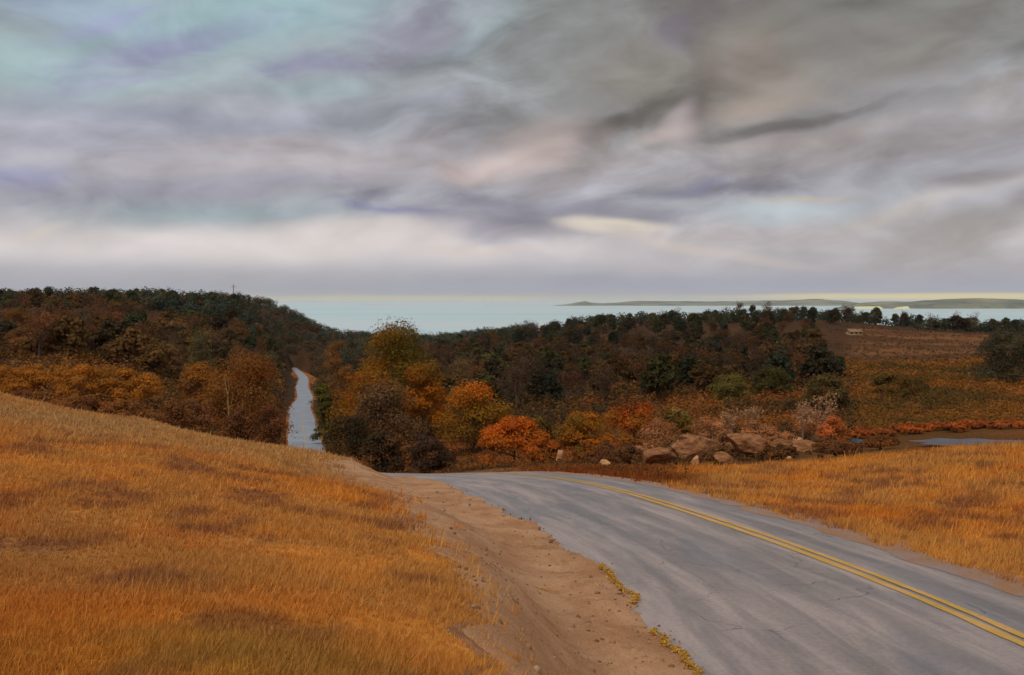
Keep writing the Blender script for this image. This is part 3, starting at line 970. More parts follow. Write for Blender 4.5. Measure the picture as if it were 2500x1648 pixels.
# ------------------------------------------------------------------ grass (uncountable: one mesh per stretch)
def grass(name, label, X, Y, hgt, wid, blades, seed, group=None):
    rng = np.random.default_rng(seed)
    n = len(X)
    Z = H(X, Y, carve=False) - 0.01
    r = np.hypot(X, Y)
    ccol = landcol(X, Y, Z)
    k = np.repeat(np.arange(n), blades)
    m = len(k)
    h = hgt(r[k]) * rng.uniform(0.45, 1.25, m) * (0.15 + 1.6 * fbm(X / 1.1, Y / 1.1, 91, 4))[k] * np.where(rng.uniform(0, 1, m) > .985, 2.1, 1.0)
    w = wid(r[k]) * rng.uniform(0.6, 1.3, m)
    a = rng.uniform(0, 2 * math.pi, m); lean = rng.uniform(0.1, 0.75, m)
    spread = h * 0.35
    bx = X[k] + rng.normal(0, 1, m) * spread; by = Y[k] + rng.normal(0, 1, m) * spread
    bz = Z[k]
    wind = 0.18
    tx = bx + np.cos(a) * lean * h + wind * h; ty = by + np.sin(a) * lean * h; tz = bz + h * np.sqrt(np.clip(1 - lean ** 2 * .6, .2, 1))
    pa = rng.uniform(0, math.pi, m)
    v = np.stack([np.stack([bx - np.cos(pa) * w, by - np.sin(pa) * w, bz], -1),
                  np.stack([bx + np.cos(pa) * w, by + np.sin(pa) * w, bz], -1),
                  np.stack([tx, ty, tz], -1)], 1).reshape(-1, 3)
    f = np.arange(m * 3).reshape(-1, 3)
    c = 1.34 * ccol[k] * rng.uniform(0.76, 1.26, m)[:, None] * np.array([.97, 1.06, 1.12]) + rng.normal(0, 0.012, (m, 1)) * np.array([1.2, 0.7, 0.2])
    c = np.repeat(np.clip(c, 0.006, 0.9), 3, axis=0)
    return obj(name, mesh_np(name, v, f, M['grass'], c), label=label, cat='grass', kind='stuff')


def poly_x(Y, pts):
    p = np.array(sorted(pts, key=lambda t: t[1]))
    return np.interp(Y, p[:, 1], p[:, 0])


def scatter(n, r0, r1, a0, a1, seed, pw=1.0):
    rng = np.random.default_rng(seed)
    r = np.exp(rng.uniform(math.log(r0), math.log(r1), n)); a = rng.uniform(a0, a1, n)
    return r * np.sin(a), r * np.cos(a)


# left slope: everything left of the sandy verge
X, Y = scatter(150000, 2.0, 66, -1.15, 0.3, 5)
_kp = (X / Y > -0.72) | (RNG.uniform(0, 1, len(X)) < .45)
X, Y = X[_kp], Y[_kp]
jx = np.interp(Y, EL[:, 1], EL[:, 0], left=0.1 + 0.0)
keep = (X < jx + 0.12 + (fbm(X * 1.5, Y * 1.5, 12, 3) - .5) * 0.3)
off, rz_, lw_, rw_ = road_prox(X, Y)
keep &= ~((off > -lw_ - 0.3) & (Y > 40))
X, Y = X[keep], Y[keep]
grass('slope_grass', 'ochre dry grass covering the slope left of the sandy verge', X, Y,
      lambda r: np.interp(r, [3, 8, 20, 60], [0.06, 0.085, 0.13, 0.2]), lambda r: np.interp(r, [3, 8, 20, 60], [0.003, 0.005, 0.012, 0.035]), 8, 6)
# right of the road
X, Y = scatter(42000, 14, 76, -0.02, 0.62, 8)
off, rz_, lw_, rw_ = road_prox(X, Y)
keep = off > rw_ + 0.15 + (fbm(X * .7, Y * .7, 14, 3) - .5) * 0.9
keep &= ~((X / Y < .15 + (fbm(X / 3, Y / 3, 19, 3) - .5) * .12) & (Y > 40) & (RNG.uniform(0, 1, len(X)) < .8))
X, Y = X[keep], Y[keep]
grass('knoll_grass', 'golden dry grass on the knoll right of the road', X, Y,
      lambda r: np.interp(r, [12, 30, 60], [0.14, 0.22, 0.32]), lambda r: np.interp(r, [12, 30, 60], [0.008, 0.018, 0.04]), 7, 9)

# ------------------------------------------------------------------ trees
def leaf_quads(cen, nrm, size, rng):
    n = len(cen)
    t = rng.normal(size=(n, 3)); nrm = nrm / (np.linalg.norm(nrm, axis=1)[:, None] + 1e-9)
    u = np.cross(nrm, t); u /= np.linalg.norm(u, axis=1)[:, None] + 1e-9
    v = np.cross(nrm, u)
    s = size[:, None]
    q = np.stack([cen - u * s * .5, cen - v * s * .36 + u * s * .05, cen + u * s * .55, cen + v * s * .36 - u * s * .04], 1)
    q[:, 1] += nrm * s * .12; q[:, 3] += nrm * s * .12
    return q.reshape(-1, 3), np.arange(n * 4).reshape(-1, 4)


def make_lobes(rx, ry, h, base, count, rng, cone=0.0):
    """clumps spread over a dome (base near the ground) or an egg-shaped crown, from z = base to z = h"""
    L = []
    dome = base < .11 * h
    r0 = rng.uniform(0.24, 0.40, count) * min(rx, h * .55)
    for i in range(count):
        a = rng.uniform(0, 2 * math.pi)
        if dome:
            t = (i + .5) / count * .98
            prof = math.sqrt(max(0.03, 1 - t ** 2)) * (1 - cone * t)
            z = base + r0[i] * .6 + t * (h - base - r0[i] * 1.5)
        else:
            t = (i + .5) / count * 1.9 - .9
            prof = math.sqrt(max(0.05, 1 - t * t)) * (1 - cone * max(0, t + .2) * .7)
            z = (h + base) / 2 + t * ((h - base) / 2 - r0[i] * .7)
        k = rng.uniform(.55, 1.0) * prof
        r = r0[i]
        L.append((math.cos(a) * k * max(rx - r * .8, .2), math.sin(a) * k * max(ry - r * .8, .2), z, r * rng.uniform(.9, 1.3), r * rng.uniform(.9, 1.3), r * rng.uniform(.75, 1.0)))
    c = h * .42 if dome else (h + base) / 2
    L.append((0, 0, c, rx * .6, ry * .6, (h - base) * .34))
    return np.array(L)


def crown_mesh(name, lobes, n, leaf, colf, rng, rag=0.3):
    ar = (lobes[:, 3] * lobes[:, 5]) ** 1.0
    ar[-1] *= 0.5
    idx = rng.choice(len(lobes), n, p=ar / ar.sum())
    d = rng.normal(size=(n, 3)); d /= np.linalg.norm(d, axis=1)[:, None]
    d[:, 2] = np.where(d[:, 2] < -0.4, -d[:, 2] * .5, d[:, 2])
    rad = 1 - rng.exponential(0.16, n) + rng.normal(0, rag * 0.35, n).clip(-.3, rag * 1.3)
    rad = rad.clip(0.15, 1.5)
    cen = lobes[idx, :3] + d * lobes[idx, 3:6] * rad[:, None]
    nr = d * 1.1 + rng.normal(size=(n, 3)) * 0.42 + np.array([0, 0, 0.4])
    v, f = leaf_quads(cen, nr, leaf * rng.uniform(.55, 1.45, n), rng)
    tint = rng.uniform(0.84, 1.18, len(lobes))[idx] * rng.uniform(0.86, 1.16, n)
    c = colf(cen, idx, rng) * tint[:, None]
    return mesh_np(name, v, f, M['leaf'], np.repeat(np.clip(c, 0.004, 1.4), 4, axis=0))


def trunk_mesh(name, lobes, h, rad, rng, nl=7, mat='bark', lean=0.0):
    mb = MB()
    top = h * 0.72
    zs = np.linspace(-0.6, top, 7)
    path = np.stack([np.sin(zs * .35 + rng.uniform(0, 6)) * rad * .9 + lean * zs, np.cos(zs * .28 + rng.uniform(0, 6)) * rad * .9, zs], 1)
    path[:, :2] -= path[0, :2]
    mb.tube(path, rad * np.interp(zs / top, [-.1, 0.02, .1, 1], [1.7, 1.4, 1.0, 0.25]), 8)
    pick = rng.choice(len(lobes), min(nl, len(lobes)), replace=False)
    for i in pick:
        e = lobes[i, :3]
        z0 = min(top * .85, max(h * .16, e[2] - np.linalg.norm(e[:2]) * rng.uniform(.7, 1.2)))
        s = np.array([np.interp(z0, path[:, 2], path[:, 0]), np.interp(z0, path[:, 2], path[:, 1]), z0])
        mid = (s + e) / 2 + np.array([0, 0, -0.04 * h]) + rng.normal(0, .02 * h, 3)
        mb.tube([s, mid, e], [rad * .5, rad * .32, rad * .1], 5)
        for k in range(3):
            e2 = e + rng.normal(0, 1, 3) * lobes[i, 3:6] * .8
            mb.tube([mid + (e - mid) * .4, (mid + e2) / 2 + rng.normal(0, .02 * h, 3), e2], [rad * .18, rad * .12, rad * .04], 4)
    return mb.mesh(name, M[mat], None, True)


def twig_mesh(name, h, spread, rad, rng, mat='bark', n1=9, n2=5, n3=5):
    """leafless crown: limbs, branches and twigs fanning upward"""
    mb = MB()
    zs = np.linspace(-0.5, h * .55, 5)
    mb.tube(np.stack([np.sin(zs) * .05 * rad, zs * 0, zs], 1), rad * np.array([1.4, 1.1, .9, .75, .5]), 6)
    tips = []
    for i in range(n1):
        a = rng.uniform(0, 2 * math.pi); z0 = rng.uniform(.15, .55) * h
        e = np.array([math.cos(a) * spread * rng.uniform(.4, .8), math.sin(a) * spread * rng.uniform(.4, .8), min(h * .95, z0 + h * rng.uniform(.25, .5))])
        s = np.array([0, 0, z0]); mid = (s + e) / 2 + [0, 0, -.03 * h]
        mb.tube([s, mid, e], [rad * .5, rad * .3, rad * .1], 4)
        for j in range(n2):
            t = rng.uniform(.35, 1); s2 = s + (e - s) * t
            e2 = s2 + rng.normal(0, 1, 3) * [spread * .25, spread * .25, h * .05] + [0, 0, h * rng.uniform(.08, .2)]
            mb.tube([s2, e2], [rad * .14, rad * .04], 3)
            for k in range(n3):
                s3 = s2 + (e2 - s2) * rng.uniform(.3, 1)
                e3 = s3 + rng.normal(0, 1, 3) * [spread * .13, spread * .13, h * .03] + [0, 0, h * rng.uniform(.04, .11)]
                mb.tube([s3, e3], [rad * .06, rad * .02], 3)
                tips.append(e3)
    return mb.mesh(name, M[mat], None, False), np.array(tips)


def pal(cols, w=None):
    cols = np.array([albf(*c) for c in cols])
    def f(cen, idx, rng):
        m = rng.integers(0, len(cols), 400)
        return cols[m[idx]]
    return f


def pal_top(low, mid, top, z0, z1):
    """leaves of three tints chosen by height: low, middle and top"""
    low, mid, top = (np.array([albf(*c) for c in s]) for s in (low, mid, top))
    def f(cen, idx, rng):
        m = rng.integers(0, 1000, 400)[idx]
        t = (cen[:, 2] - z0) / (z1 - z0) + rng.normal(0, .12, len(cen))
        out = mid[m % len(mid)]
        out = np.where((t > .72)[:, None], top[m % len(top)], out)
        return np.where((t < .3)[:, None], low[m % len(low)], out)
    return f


def plant(kind, x, ybase, ytop, wpx, Yd, label, cat, colf, n=3200, leaf=0.42, base=0.1, lobes=26, seed=0, cone=0.0, group=None, dz=0.0, depth=0.8, mat='bark', rag=.3, trunk=True, stretch=1.0):
    """one tree or shrub with its crown and trunk, standing on the land"""
    rng = np.random.default_rng(1000 + seed)
    n = int(n * 2.0); leaf = leaf * .74
    X = (x - 1250) / F * Yd
    zg = float(H(np.array([X]), np.array([Yd]), carve=False)[0]) + dz
    h = (EYE - (ytop - HOR) / F * Yd) - zg
    h = max(h, 1.2)
    rx = wpx / F * Yd / 2
    root = obj(kind, None, label=label, cat=cat, group=group, loc=(X, Yd, zg))
    L = make_lobes(rx, rx * depth, h, h * base, lobes, rng, cone)
    crown = obj('crown', crown_mesh('crown', L, n, leaf, colf, rng, rag), root)
    crown.color = (1, 1, 1, 1)
    if trunk:
        obj('trunk', trunk_mesh('trunk', L, h, max(.12, h * .022), rng, mat=mat), root)
    return root


OL = [(112, 78, 20), (96, 72, 18), (130, 84, 20)]
plant('tall_tree', 960, 1120, 768, 260, 205, 'tall olive and orange tree whose pointed crown reaches the sea line', 'tree',
      pal([(104, 72, 18), (92, 72, 20), (122, 78, 18), (144, 80, 16), (86, 68, 22), (100, 76, 22)]), n=11000, leaf=.5, base=.03, lobes=60, seed=1, cone=.3)
plant('spreading_tree', 895, 1120, 890, 230, 196, 'wide olive-gold tree left below the pointed tall tree', 'tree',
      pal([(108, 70, 24), (118, 78, 22), (134, 76, 20), (96, 62, 26)]), n=6000, leaf=.48, lobes=34, seed=2)
plant('spreading_tree', 1035, 1110, 870, 150, 198, 'orange-brown tree right below the pointed tall tree', 'tree',
      pal([(138, 78, 16), (116, 72, 18), (148, 78, 16), (104, 70, 22)]), n=5000, leaf=.48, lobes=30, seed=3)
plant('brown_tree', 945, 1160, 918, 220, 165, 'mauve-brown rounded tree in front of the pointed tall tree', 'tree',
      pal([(98, 68, 42), (86, 58, 38), (110, 74, 40), (78, 56, 36)]), n=6000, leaf=.42, lobes=34, seed=4)
plant('dark_shrub', 850, 1160, 1000, 150, 150, 'dark brown shrub at the right edge of the far road', 'shrub',
      pal([(66, 48, 28), (54, 40, 24), (80, 56, 30), (48, 40, 26)]), n=4200, leaf=.36, lobes=26, seed=5, base=0)
plant('dark_shrub', 940, 1170, 1040, 150, 128, 'dark brown shrub just behind the grass brow beside the road crest', 'shrub',
      pal([(64, 46, 28), (54, 38, 24), (88, 56, 34)]), n=4200, leaf=.34, lobes=26, seed=6, base=0)
plant('dark_shrub', 1050, 1170, 1060, 140, 112, 'dark mauve-brown shrub standing at the road crest', 'shrub',
      pal([(70, 46, 30), (96, 56, 30), (58, 40, 28)]), n=3600, leaf=.32, lobes=22, seed=7, base=0)
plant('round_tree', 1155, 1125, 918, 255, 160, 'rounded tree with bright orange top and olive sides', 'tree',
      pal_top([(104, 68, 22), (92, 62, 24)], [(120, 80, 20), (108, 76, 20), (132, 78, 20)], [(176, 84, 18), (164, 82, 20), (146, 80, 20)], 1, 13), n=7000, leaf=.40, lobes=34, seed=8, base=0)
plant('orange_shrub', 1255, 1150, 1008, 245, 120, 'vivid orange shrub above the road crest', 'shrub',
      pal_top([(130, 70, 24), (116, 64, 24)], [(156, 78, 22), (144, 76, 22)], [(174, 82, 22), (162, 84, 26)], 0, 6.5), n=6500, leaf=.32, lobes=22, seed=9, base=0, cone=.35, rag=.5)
plant('orange_shrub', 1330, 1150, 1065, 110, 108, 'low rust-orange shrub right of the vivid orange shrub', 'shrub',
      pal([(146, 72, 22), (132, 66, 22), (112, 64, 24)]), n=2800, leaf=.3, lobes=20, seed=10, base=0)
plant('olive_shrub', 1310, 1100, 1010, 130, 150, 'dark olive shrub behind the vivid orange shrub', 'shrub',
      pal([(84, 62, 22), (70, 54, 22), (98, 68, 22)]), n=3200, leaf=.36, lobes=22, seed=11, base=0)
plant('gold_shrub', 1425, 1130, 995, 165, 130, 'gold and olive shrub left of the orange-streaked shrub', 'shrub',
      pal([(134, 80, 22), (118, 76, 24), (148, 82, 22), (104, 72, 24)]), n=3600, leaf=.34, lobes=24, seed=12, base=0)
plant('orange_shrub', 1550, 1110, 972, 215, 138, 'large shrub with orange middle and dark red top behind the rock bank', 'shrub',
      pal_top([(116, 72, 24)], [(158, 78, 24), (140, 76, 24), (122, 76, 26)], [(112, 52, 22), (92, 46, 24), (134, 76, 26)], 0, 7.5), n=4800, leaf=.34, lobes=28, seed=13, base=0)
plant('olive_shrub', 1650, 1090, 990, 110, 150, 'olive shrub between orange-streaked shrub and rock bank', 'shrub',
      pal([(110, 82, 36), (96, 72, 30), (126, 94, 48)]), n=2600, leaf=.36, lobes=20, seed=14, base=0)
# left of the far road
plant('round_tree', 600, 1110, 845, 250, 190, 'big brown-orange rounded tree left of the far road', 'tree',
      pal([(122, 74, 30), (110, 66, 30), (132, 78, 28), (98, 62, 32), (118, 64, 22)]), n=8500, leaf=.46, lobes=40, seed=20, base=.02)
plant('round_tree', 490, 1060, 875, 150, 205, 'orange-brown tree at the left of the big rounded tree', 'tree',
      pal([(124, 76, 28), (104, 64, 32), (134, 80, 30)]), n=4600, leaf=.46, lobes=28, seed=21)
plant('brown_shrub', 660, 1110, 980, 105, 165, 'dark red-brown shrub beside the left edge of the far road', 'shrub',
      pal([(92, 52, 28), (80, 46, 26), (104, 58, 30)]), n=3200, leaf=.34, lobes=20, seed=22, base=0)
plant('brown_shrub', 580, 1100, 985, 120, 150, 'red-brown shrub below the big rounded tree', 'shrub',
      pal([(100, 60, 34), (88, 52, 30), (110, 64, 34)]), n=3200, leaf=.34, lobes=20, seed=23, base=0)
plant('brown_shrub', 475, 1050, 965, 130, 140, 'mauve-brown shrub below the orange hedge end', 'shrub',
      pal([(104, 66, 40), (96, 58, 34), (116, 70, 38)]), n=3000, leaf=.32, lobes=20, seed=24, base=0)
for i, (x, yt, w, Yd, lab) in enumerate([
        (20, 893, 150, 160, 'orange hedge shrub at the left picture edge'),
        (110, 888, 150, 163, 'second orange hedge shrub from the left picture edge'),
        (195, 890, 150, 160, 'third orange hedge shrub from the left picture edge'),
        (280, 895, 140, 163, 'fourth orange hedge shrub from the left picture edge'),
        (355, 910, 110, 162, 'rightmost orange-gold shrub of the left hedge')]):
    plant('hedge_shrub', x, 990, yt - 4, w * 1.25, Yd, lab, 'shrub', pal([(146, 88, 28), (138, 84, 28), (130, 82, 30), (152, 92, 30)]), n=4200, leaf=.34, lobes=24, seed=30 + i, base=0,
          group='orange hedge on the left')
for i, (x, yt, w, Yd, lab) in enumerate([
        (60, 945, 150, 118, 'low tan-brown shrub in front of the hedge at the left edge'),
        (200, 962, 150, 112, 'low mauve-brown shrub in front of the hedge, second from the left'),
        (310, 970, 150, 112, 'low red-brown shrub in front of the hedge, third from the left'),
        (415, 965, 130, 116, 'low brown shrub in front of the right end of the hedge')]):
    plant('low_shrub', x, 1020, yt, w, Yd, lab, 'shrub', pal([(116, 70, 34), (104, 62, 36), (126, 76, 34)]), n=2800, leaf=.28, lobes=20, seed=40 + i, base=0,
          group='low shrubs before the left hedge')
for i, (x, yb, yt, w, Yd, c, lab) in enumerate([
        (490, 880, 796, 90, 260, [(92, 74, 42), (82, 68, 42)], 'grey-olive rounded tree behind the big brown-orange tree'),
        (418, 900, 838, 80, 235, [(102, 72, 44), (92, 64, 40)], 'small grey-brown rounded tree above the hedge end'),
        (300, 890, 818, 150, 240, [(96, 68, 40), (86, 60, 36)], 'grey-brown spreading tree above the middle of the hedge'),
        (190, 880, 806, 130, 250, [(96, 68, 36), (84, 62, 36)], 'dull brown tree above the hedge, left of the spreading tree'),
        (70, 880, 790, 150, 245, [(110, 70, 36), (96, 62, 34)], 'red-brown tree above the hedge near the left edge'),
        (30, 840, 745, 110, 330, [(112, 68, 32), (96, 60, 32)], 'rust tree high on the left slope at the picture edge'),
        (800, 960, 850, 90, 300, [(96, 70, 44), (86, 62, 40)], 'grey-brown tree at the top right of the far road'),
        (825, 960, 820, 100, 260, [(118, 74, 36), (108, 68, 34)], 'orange-brown tree between far road and pointed tall tree'),
        (790, 1010, 930, 70, 215, [(84, 74, 26), (70, 60, 24)], 'small green-olive tree overhanging the far road'),
        (1120, 960, 870, 130, 300, [(104, 74, 46), (92, 66, 40)], 'grey-brown tree behind the orange-topped round tree'),
        (1230, 950, 890, 90, 330, [(134, 86, 54), (120, 78, 50)], 'pinkish brown tree at the foot of the dark ridge'),
        (2020, 1060, 905, 150, 170, [(84, 66, 34), (76, 60, 32), (96, 70, 38)], 'dark olive rounded tree above the red-orange bank'),
        (1880, 1020, 890, 130, 220, [(60, 52, 26), (70, 60, 26)], 'dark green rounded tree left of the olive rounded tree'),
        (2475, 960, 792, 210, 250, [(58, 50, 36), (66, 56, 38)], 'dark grey-green tree filling the right picture edge'),
        (1780, 1030, 905, 120, 210, [(84, 70, 30), (96, 78, 36)], 'olive tree behind the rock bank'),
        (2190, 1010, 905, 170, 200, [(78, 58, 28), (92, 64, 28)], 'low olive-brown tree right of the olive rounded tree')]):
    plant('mid_tree', x, yb, yt, w, Yd, lab, 'tree', pal(c), n=9000 if x > 2400 else 4000, leaf=.5 if x > 2400 else .42, lobes=30, seed=60 + i, base=.03)

# ------------------------------------------------------------------ woods: prototypes copied one by one
def proto(kind, seed, h, rx, n, leaf, cone=0.0, bare=False):
    rng = np.random.default_rng(seed)
    one = lambda cen, idx, r: np.ones((len(cen), 3))
    if bare:
        tw, tips = twig_mesh('trunk', h, rx, h * .022, rng)
        sel = tips[rng.integers(0, len(tips), n)] + rng.normal(0, .35, (n, 3))
        v, f = leaf_quads(sel, rng.normal(size=(n, 3)), leaf * rng.uniform(.5, 1.3, n), rng)
        tint = np.repeat(rng.uniform(.7, 1.35, n)[:, None] * np.ones((n, 3)), 4, axis=0)
        return mesh_np('crown', v, f, M['leaf'], tint), tw
    L = make_lobes(rx, rx, h, h * .12, 18, rng, cone)
    return crown_mesh('crown', L, n, leaf, one, rng, .4), trunk_mesh('trunk', L, h, h * .02, rng, 5)


PRO = {'oak': [proto('oak', 200 + i, 10, 5.2, 1500, .85) for i in range(4)],
       'pine': [proto('pine', 230 + i, 11, 4.6, 1400, .8, .55) for i in range(3)],
       'bare': [proto('bare', 260 + i, 11, 4.4, 650, .5, bare=True) for i in range(3)]}
NAME = {'oak': 'oak_tree', 'pine': 'pine_tree', 'bare': 'leafless_tree'}
COLS = {'oak': [('dark brown', (62, 46, 28)), ('rust-brown', (84, 56, 28)), ('umber', (54, 43, 28)), ('tawny', (92, 64, 34)), ('olive-brown', (66, 57, 28))],
        'pine': [('dark green', (50, 48, 30)), ('blackish', (42, 42, 29)), ('olive-green', (62, 57, 32)), ('grey-green', (52, 52, 38))],
        'bare': [('grey-brown', (84, 58, 40)), ('reddish', (104, 62, 36)), ('dull brown', (74, 52, 36))]}
KIND = {'oak': 'oak', 'pine': 'pine', 'bare': 'half-leafless tree'}
WR = np.random.default_rng(99)


def wood_tree(kind, X, Y, s, where, group):
    cm, tm = PRO[kind][WR.integers(0, len(PRO[kind]))]
    tone, rgb = COLS[kind][WR.integers(0, len(COLS[kind]))]
    if 'right' in group:
        rgb = tuple(.84 * q for q in rgb)
    size = 'small' if s < .83 else 'tall' if s > 1.0 else 'mid-sized'
    label = f'{size} {tone} {KIND[kind]} {where}'
    zg = float(H(np.array([X]), np.array([Y]), carve=False)[0])
    root = obj(NAME[kind], None, label=label, cat='tree', group=group, loc=(X, Y, zg), rz=WR.uniform(0, 6.28), scale=(s, s, s * WR.uniform(.85, 1.15)))
    cr_ = obj('crown', cm, root); obj('trunk', tm, root)
    c = albf(*rgb)
    cr_.color = (*[float(v) for v in c * WR.uniform(.85, 1.2)], 1)
    return root


placed = []


def free(X, Y, dmin):
    off, _, lw_, rw_ = road_prox(np.array([X]), np.array([Y]))
    if abs(off[0]) < 9.0 + Y * .010:
        return False
    for a, b in placed:
        if (a - X) ** 2 + (b - Y) ** 2 < dmin * dmin:
            return False
    placed.append((X, Y))
    return True


def fill(n, x0, x1, Y0, Y1, kinds, wts, place, xs, group, smin=.75, smax=1.2, dmin=6, skip=None):
    k = t = 0
    while k < n and t < n * 30:
        t += 1
        Yd = math.exp(WR.uniform(math.log(Y0), math.log(Y1))); x = WR.uniform(x0, x1)
        X = (x - 1250) / F * Yd
        if skip and skip(x, Yd):
            continue
        if not free(X, Yd, dmin):
            continue
        kd = WR.choice(kinds, p=wts)
        depth = ['low', 'halfway up', 'high'][min(2, int(3 * math.log(Yd / Y0) / math.log(Y1 / Y0)))]
        spot = xs[min(len(xs) - 1, max(0, int((x - x0) / (x1 - x0) * len(xs))))]
        wood_tree(kd, X, Yd, WR.uniform(smin, smax), f'{depth} on {place}, {spot}', group)
        k += 1


infield = lambda x, Y: x > 2000 and 290 < Y < 760
fill(110, -60, 760, 225, 520, ['oak', 'bare', 'pine'], [.6, .3, .1], 'the left hillside',
     ['by the picture edge', 'above the hedge', 'above the hedge end', 'by the far road'], 'wood on the left hillside', .7, 1.05, 6)
fill(80, -60, 830, 500, 800, ['pine', 'oak'], [.8, .2], 'the left skyline',
     ['by the picture edge', 'left of the mast', 'below the mast', 'where it meets the sea'], 'trees along the left hill skyline', .75, 1.1, 6)
fill(90, 760, 1250, 240, 800, ['oak', 'bare', 'pine'], [.5, .3, .2], 'the valley floor',
     ['beside the far road', 'behind the pointed tree', 'right of the pointed tree'], 'wood on the valley floor', .75, 1.1, 7)
fill(190, 1200, 2560, 230, 640, ['oak', 'bare', 'pine'], [.52, .28, .2], 'the right slope',
     ['above the orange round tree', 'above the gold shrubs', 'above the rock bank', 'above the red shrubs', 'by the picture edge'], 'wood on the right slope', .75, 1.15, 7,
     lambda x, Y: infield(x, Y) or (x > 2050 and Y < 300))
fill(140, 1000, 2560, 640, 900, ['pine', 'oak', 'bare'], [.62, .26, .12], 'the right ridge',
     ['at its left end', 'left of its middle', 'right of its middle', 'left of the tan house', 'behind the field'], 'trees on the right ridge', .8, 1.25, 7, infield)


# the farthest trees read as one mass
def far_wood(name, label, n, x0, x1, Y0, Y1, cols, seed):
    rng = np.random.default_rng(seed)
    Yd = np.exp(rng.uniform(math.log(Y0), math.log(Y1), n)); x = rng.uniform(x0, x1, n)
    X = (x - 1250) / F * Yd
    off, _, _, _ = road_prox(X, Yd)
    Z = H(X, Yd, carve=False)
    k = (np.abs(off) > 12) & (Z > 1.5) & ~((x > 2030) & (Yd < 690) & (Yd > 330))
    X, Yd, Z = X[k], Yd[k], Z[k]; n = len(X)
    q = 150
    hh = rng.uniform(6, 11, n); ww = rng.uniform(3.5, 6.5, n)
    i = np.repeat(np.arange(n), q); m = n * q
    d = rng.normal(size=(m, 3)); d /= np.linalg.norm(d, axis=1)[:, None]
    rad = rng.uniform(.6, 1.12, m)[:, None]
    cen = np.stack([X, Yd, Z + hh * .52], 1)[i] + d * np.stack([ww, ww, hh * .5], 1)[i] * rad
    v, f = leaf_quads(cen, d * 1.1 + rng.normal(size=(m, 3)) * .42 + [0, 0, .4], rng.uniform(.9, 1.9, m), rng)
    cc = np.array([albf(*c) for c in cols])[rng.integers(0, len(cols), n)] * rng.uniform(.8, 1.2, n)[:, None]
    c = cc[i] * rng.uniform(.86, 1.16, m)[:, None]
    o = obj(name, mesh_np(name, v, f, M['leaf'], np.repeat(c, 4, axis=0)), label=label, cat='wood', kind='stuff')
    return o


far_wood('ridge_wood', 'distant dark green wood along the right ridge under the sea', 420, 980, 2600, 760, 1150, [(50, 51, 38), (47, 49, 38), (58, 54, 36), (70, 54, 34)], 301)
far_wood('shore_wood', 'far thin wood near the shore in the valley gap', 330, 640, 1300, 850, 1500, [(62, 64, 50), (52, 54, 44), (74, 64, 44)], 302)
far_wood('gap_wood', 'distant brown wood above the top end of the far road', 430, 520, 900, 620, 1230, [(56, 50, 36), (66, 52, 34), (50, 50, 38), (78, 56, 34)], 304)
far_wood('hill_wood', 'distant dark wood behind the left hill skyline', 260, -100, 620, 560, 800, [(50, 54, 44), (56, 56, 42), (74, 58, 36)], 303)


# low brush under and between the trees
def brush(name, label, n, x0, x1, Y0, Y1, hgt, cols, seed, skip=None, size=0.45, q=26):
    rng = np.random.default_rng(seed)
    Yd = np.exp(rng.uniform(math.log(Y0), math.log(Y1), n)); x = rng.uniform(x0, x1, n)
    X = (x - 1250) / F * Yd
    off, _, lw_, rw_ = road_prox(X, Yd)
    k = np.abs(off) > 6.5 + np.clip((Yd - 200) * .012, 0, 5)
    if skip is not None:
        k &= ~skip(x, Yd)
    X, Yd = X[k], Yd[k]; n = len(X)
    Z = H(X, Yd, carve=False)
    i = np.repeat(np.arange(n), q); m = n * q
    hh = hgt * rng.uniform(.5, 1.4, n) * np.clip(Yd / 130, .6, 2.2); ww = hh * rng.uniform(.7, 1.3, n)
    d = rng.normal(size=(m, 3)); d /= np.linalg.norm(d, axis=1)[:, None]; d[:, 2] = np.abs(d[:, 2])
    cen = np.stack([X, Yd, Z], 1)[i] + d * np.stack([ww, ww, hh], 1)[i] * rng.uniform(.5, 1.1, m)[:, None]
    v, f = leaf_quads(cen, d * 1.1 + rng.normal(size=(m, 3)) * .42 + [0, 0, .4], rng.uniform(.5, 1.4, m) * (size * np.clip(Yd / 150, .6, 3))[i], rng)
    tone = fbm(X / 18, Yd / 30, seed, 3)
    pick = np.clip(((tone - .25) / .5 * len(cols) + rng.normal(0, .6, n)).astype(int), 0, len(cols) - 1)
    cc = np.array([albf(*c) for c in cols])[pick]
    c = cc[i] * rng.uniform(.86, 1.16, m)[:, None]
    return obj(name, mesh_np(name, v, f, M['leaf'], np.repeat(c, 4, axis=0)), label=label, cat='brush', kind='stuff')


brush('slope_brush', 'olive and rust brush covering the land right of centre', 3600, 1080, 2080, 115, 460, 1.5,
      [(58, 43, 26), (68, 48, 27), (82, 54, 28), (98, 60, 28), (118, 68, 29)], 401, lambda x, Y: ((x > 2030) & (Y > 330)) | ((x < 1720) & (Y < 178)))
brush('crest_brush', 'low dark brown brush at the foot of the shrubs beyond the road crest', 1900, 780, 1900, 84, 185, .75,
      [(70, 46, 26), (88, 56, 28), (104, 62, 28), (122, 68, 28)], 405, size=.3, q=30)
brush('bend_brush', 'low rust-brown brush meeting the tarmac on the outside of the bend', 520, 1270, 1680, 50, 92, .5,
      [(92, 56, 28), (108, 62, 28), (122, 70, 30), (84, 54, 30)], 406, size=.22, q=34)
brush('field_brush', 'sparse brown growth in streaks over the far field', 1300, 2010, 2640, 450, 760, .35,
      [(70, 50, 30), (84, 56, 32), (98, 64, 36)], 407, size=.22, q=14)
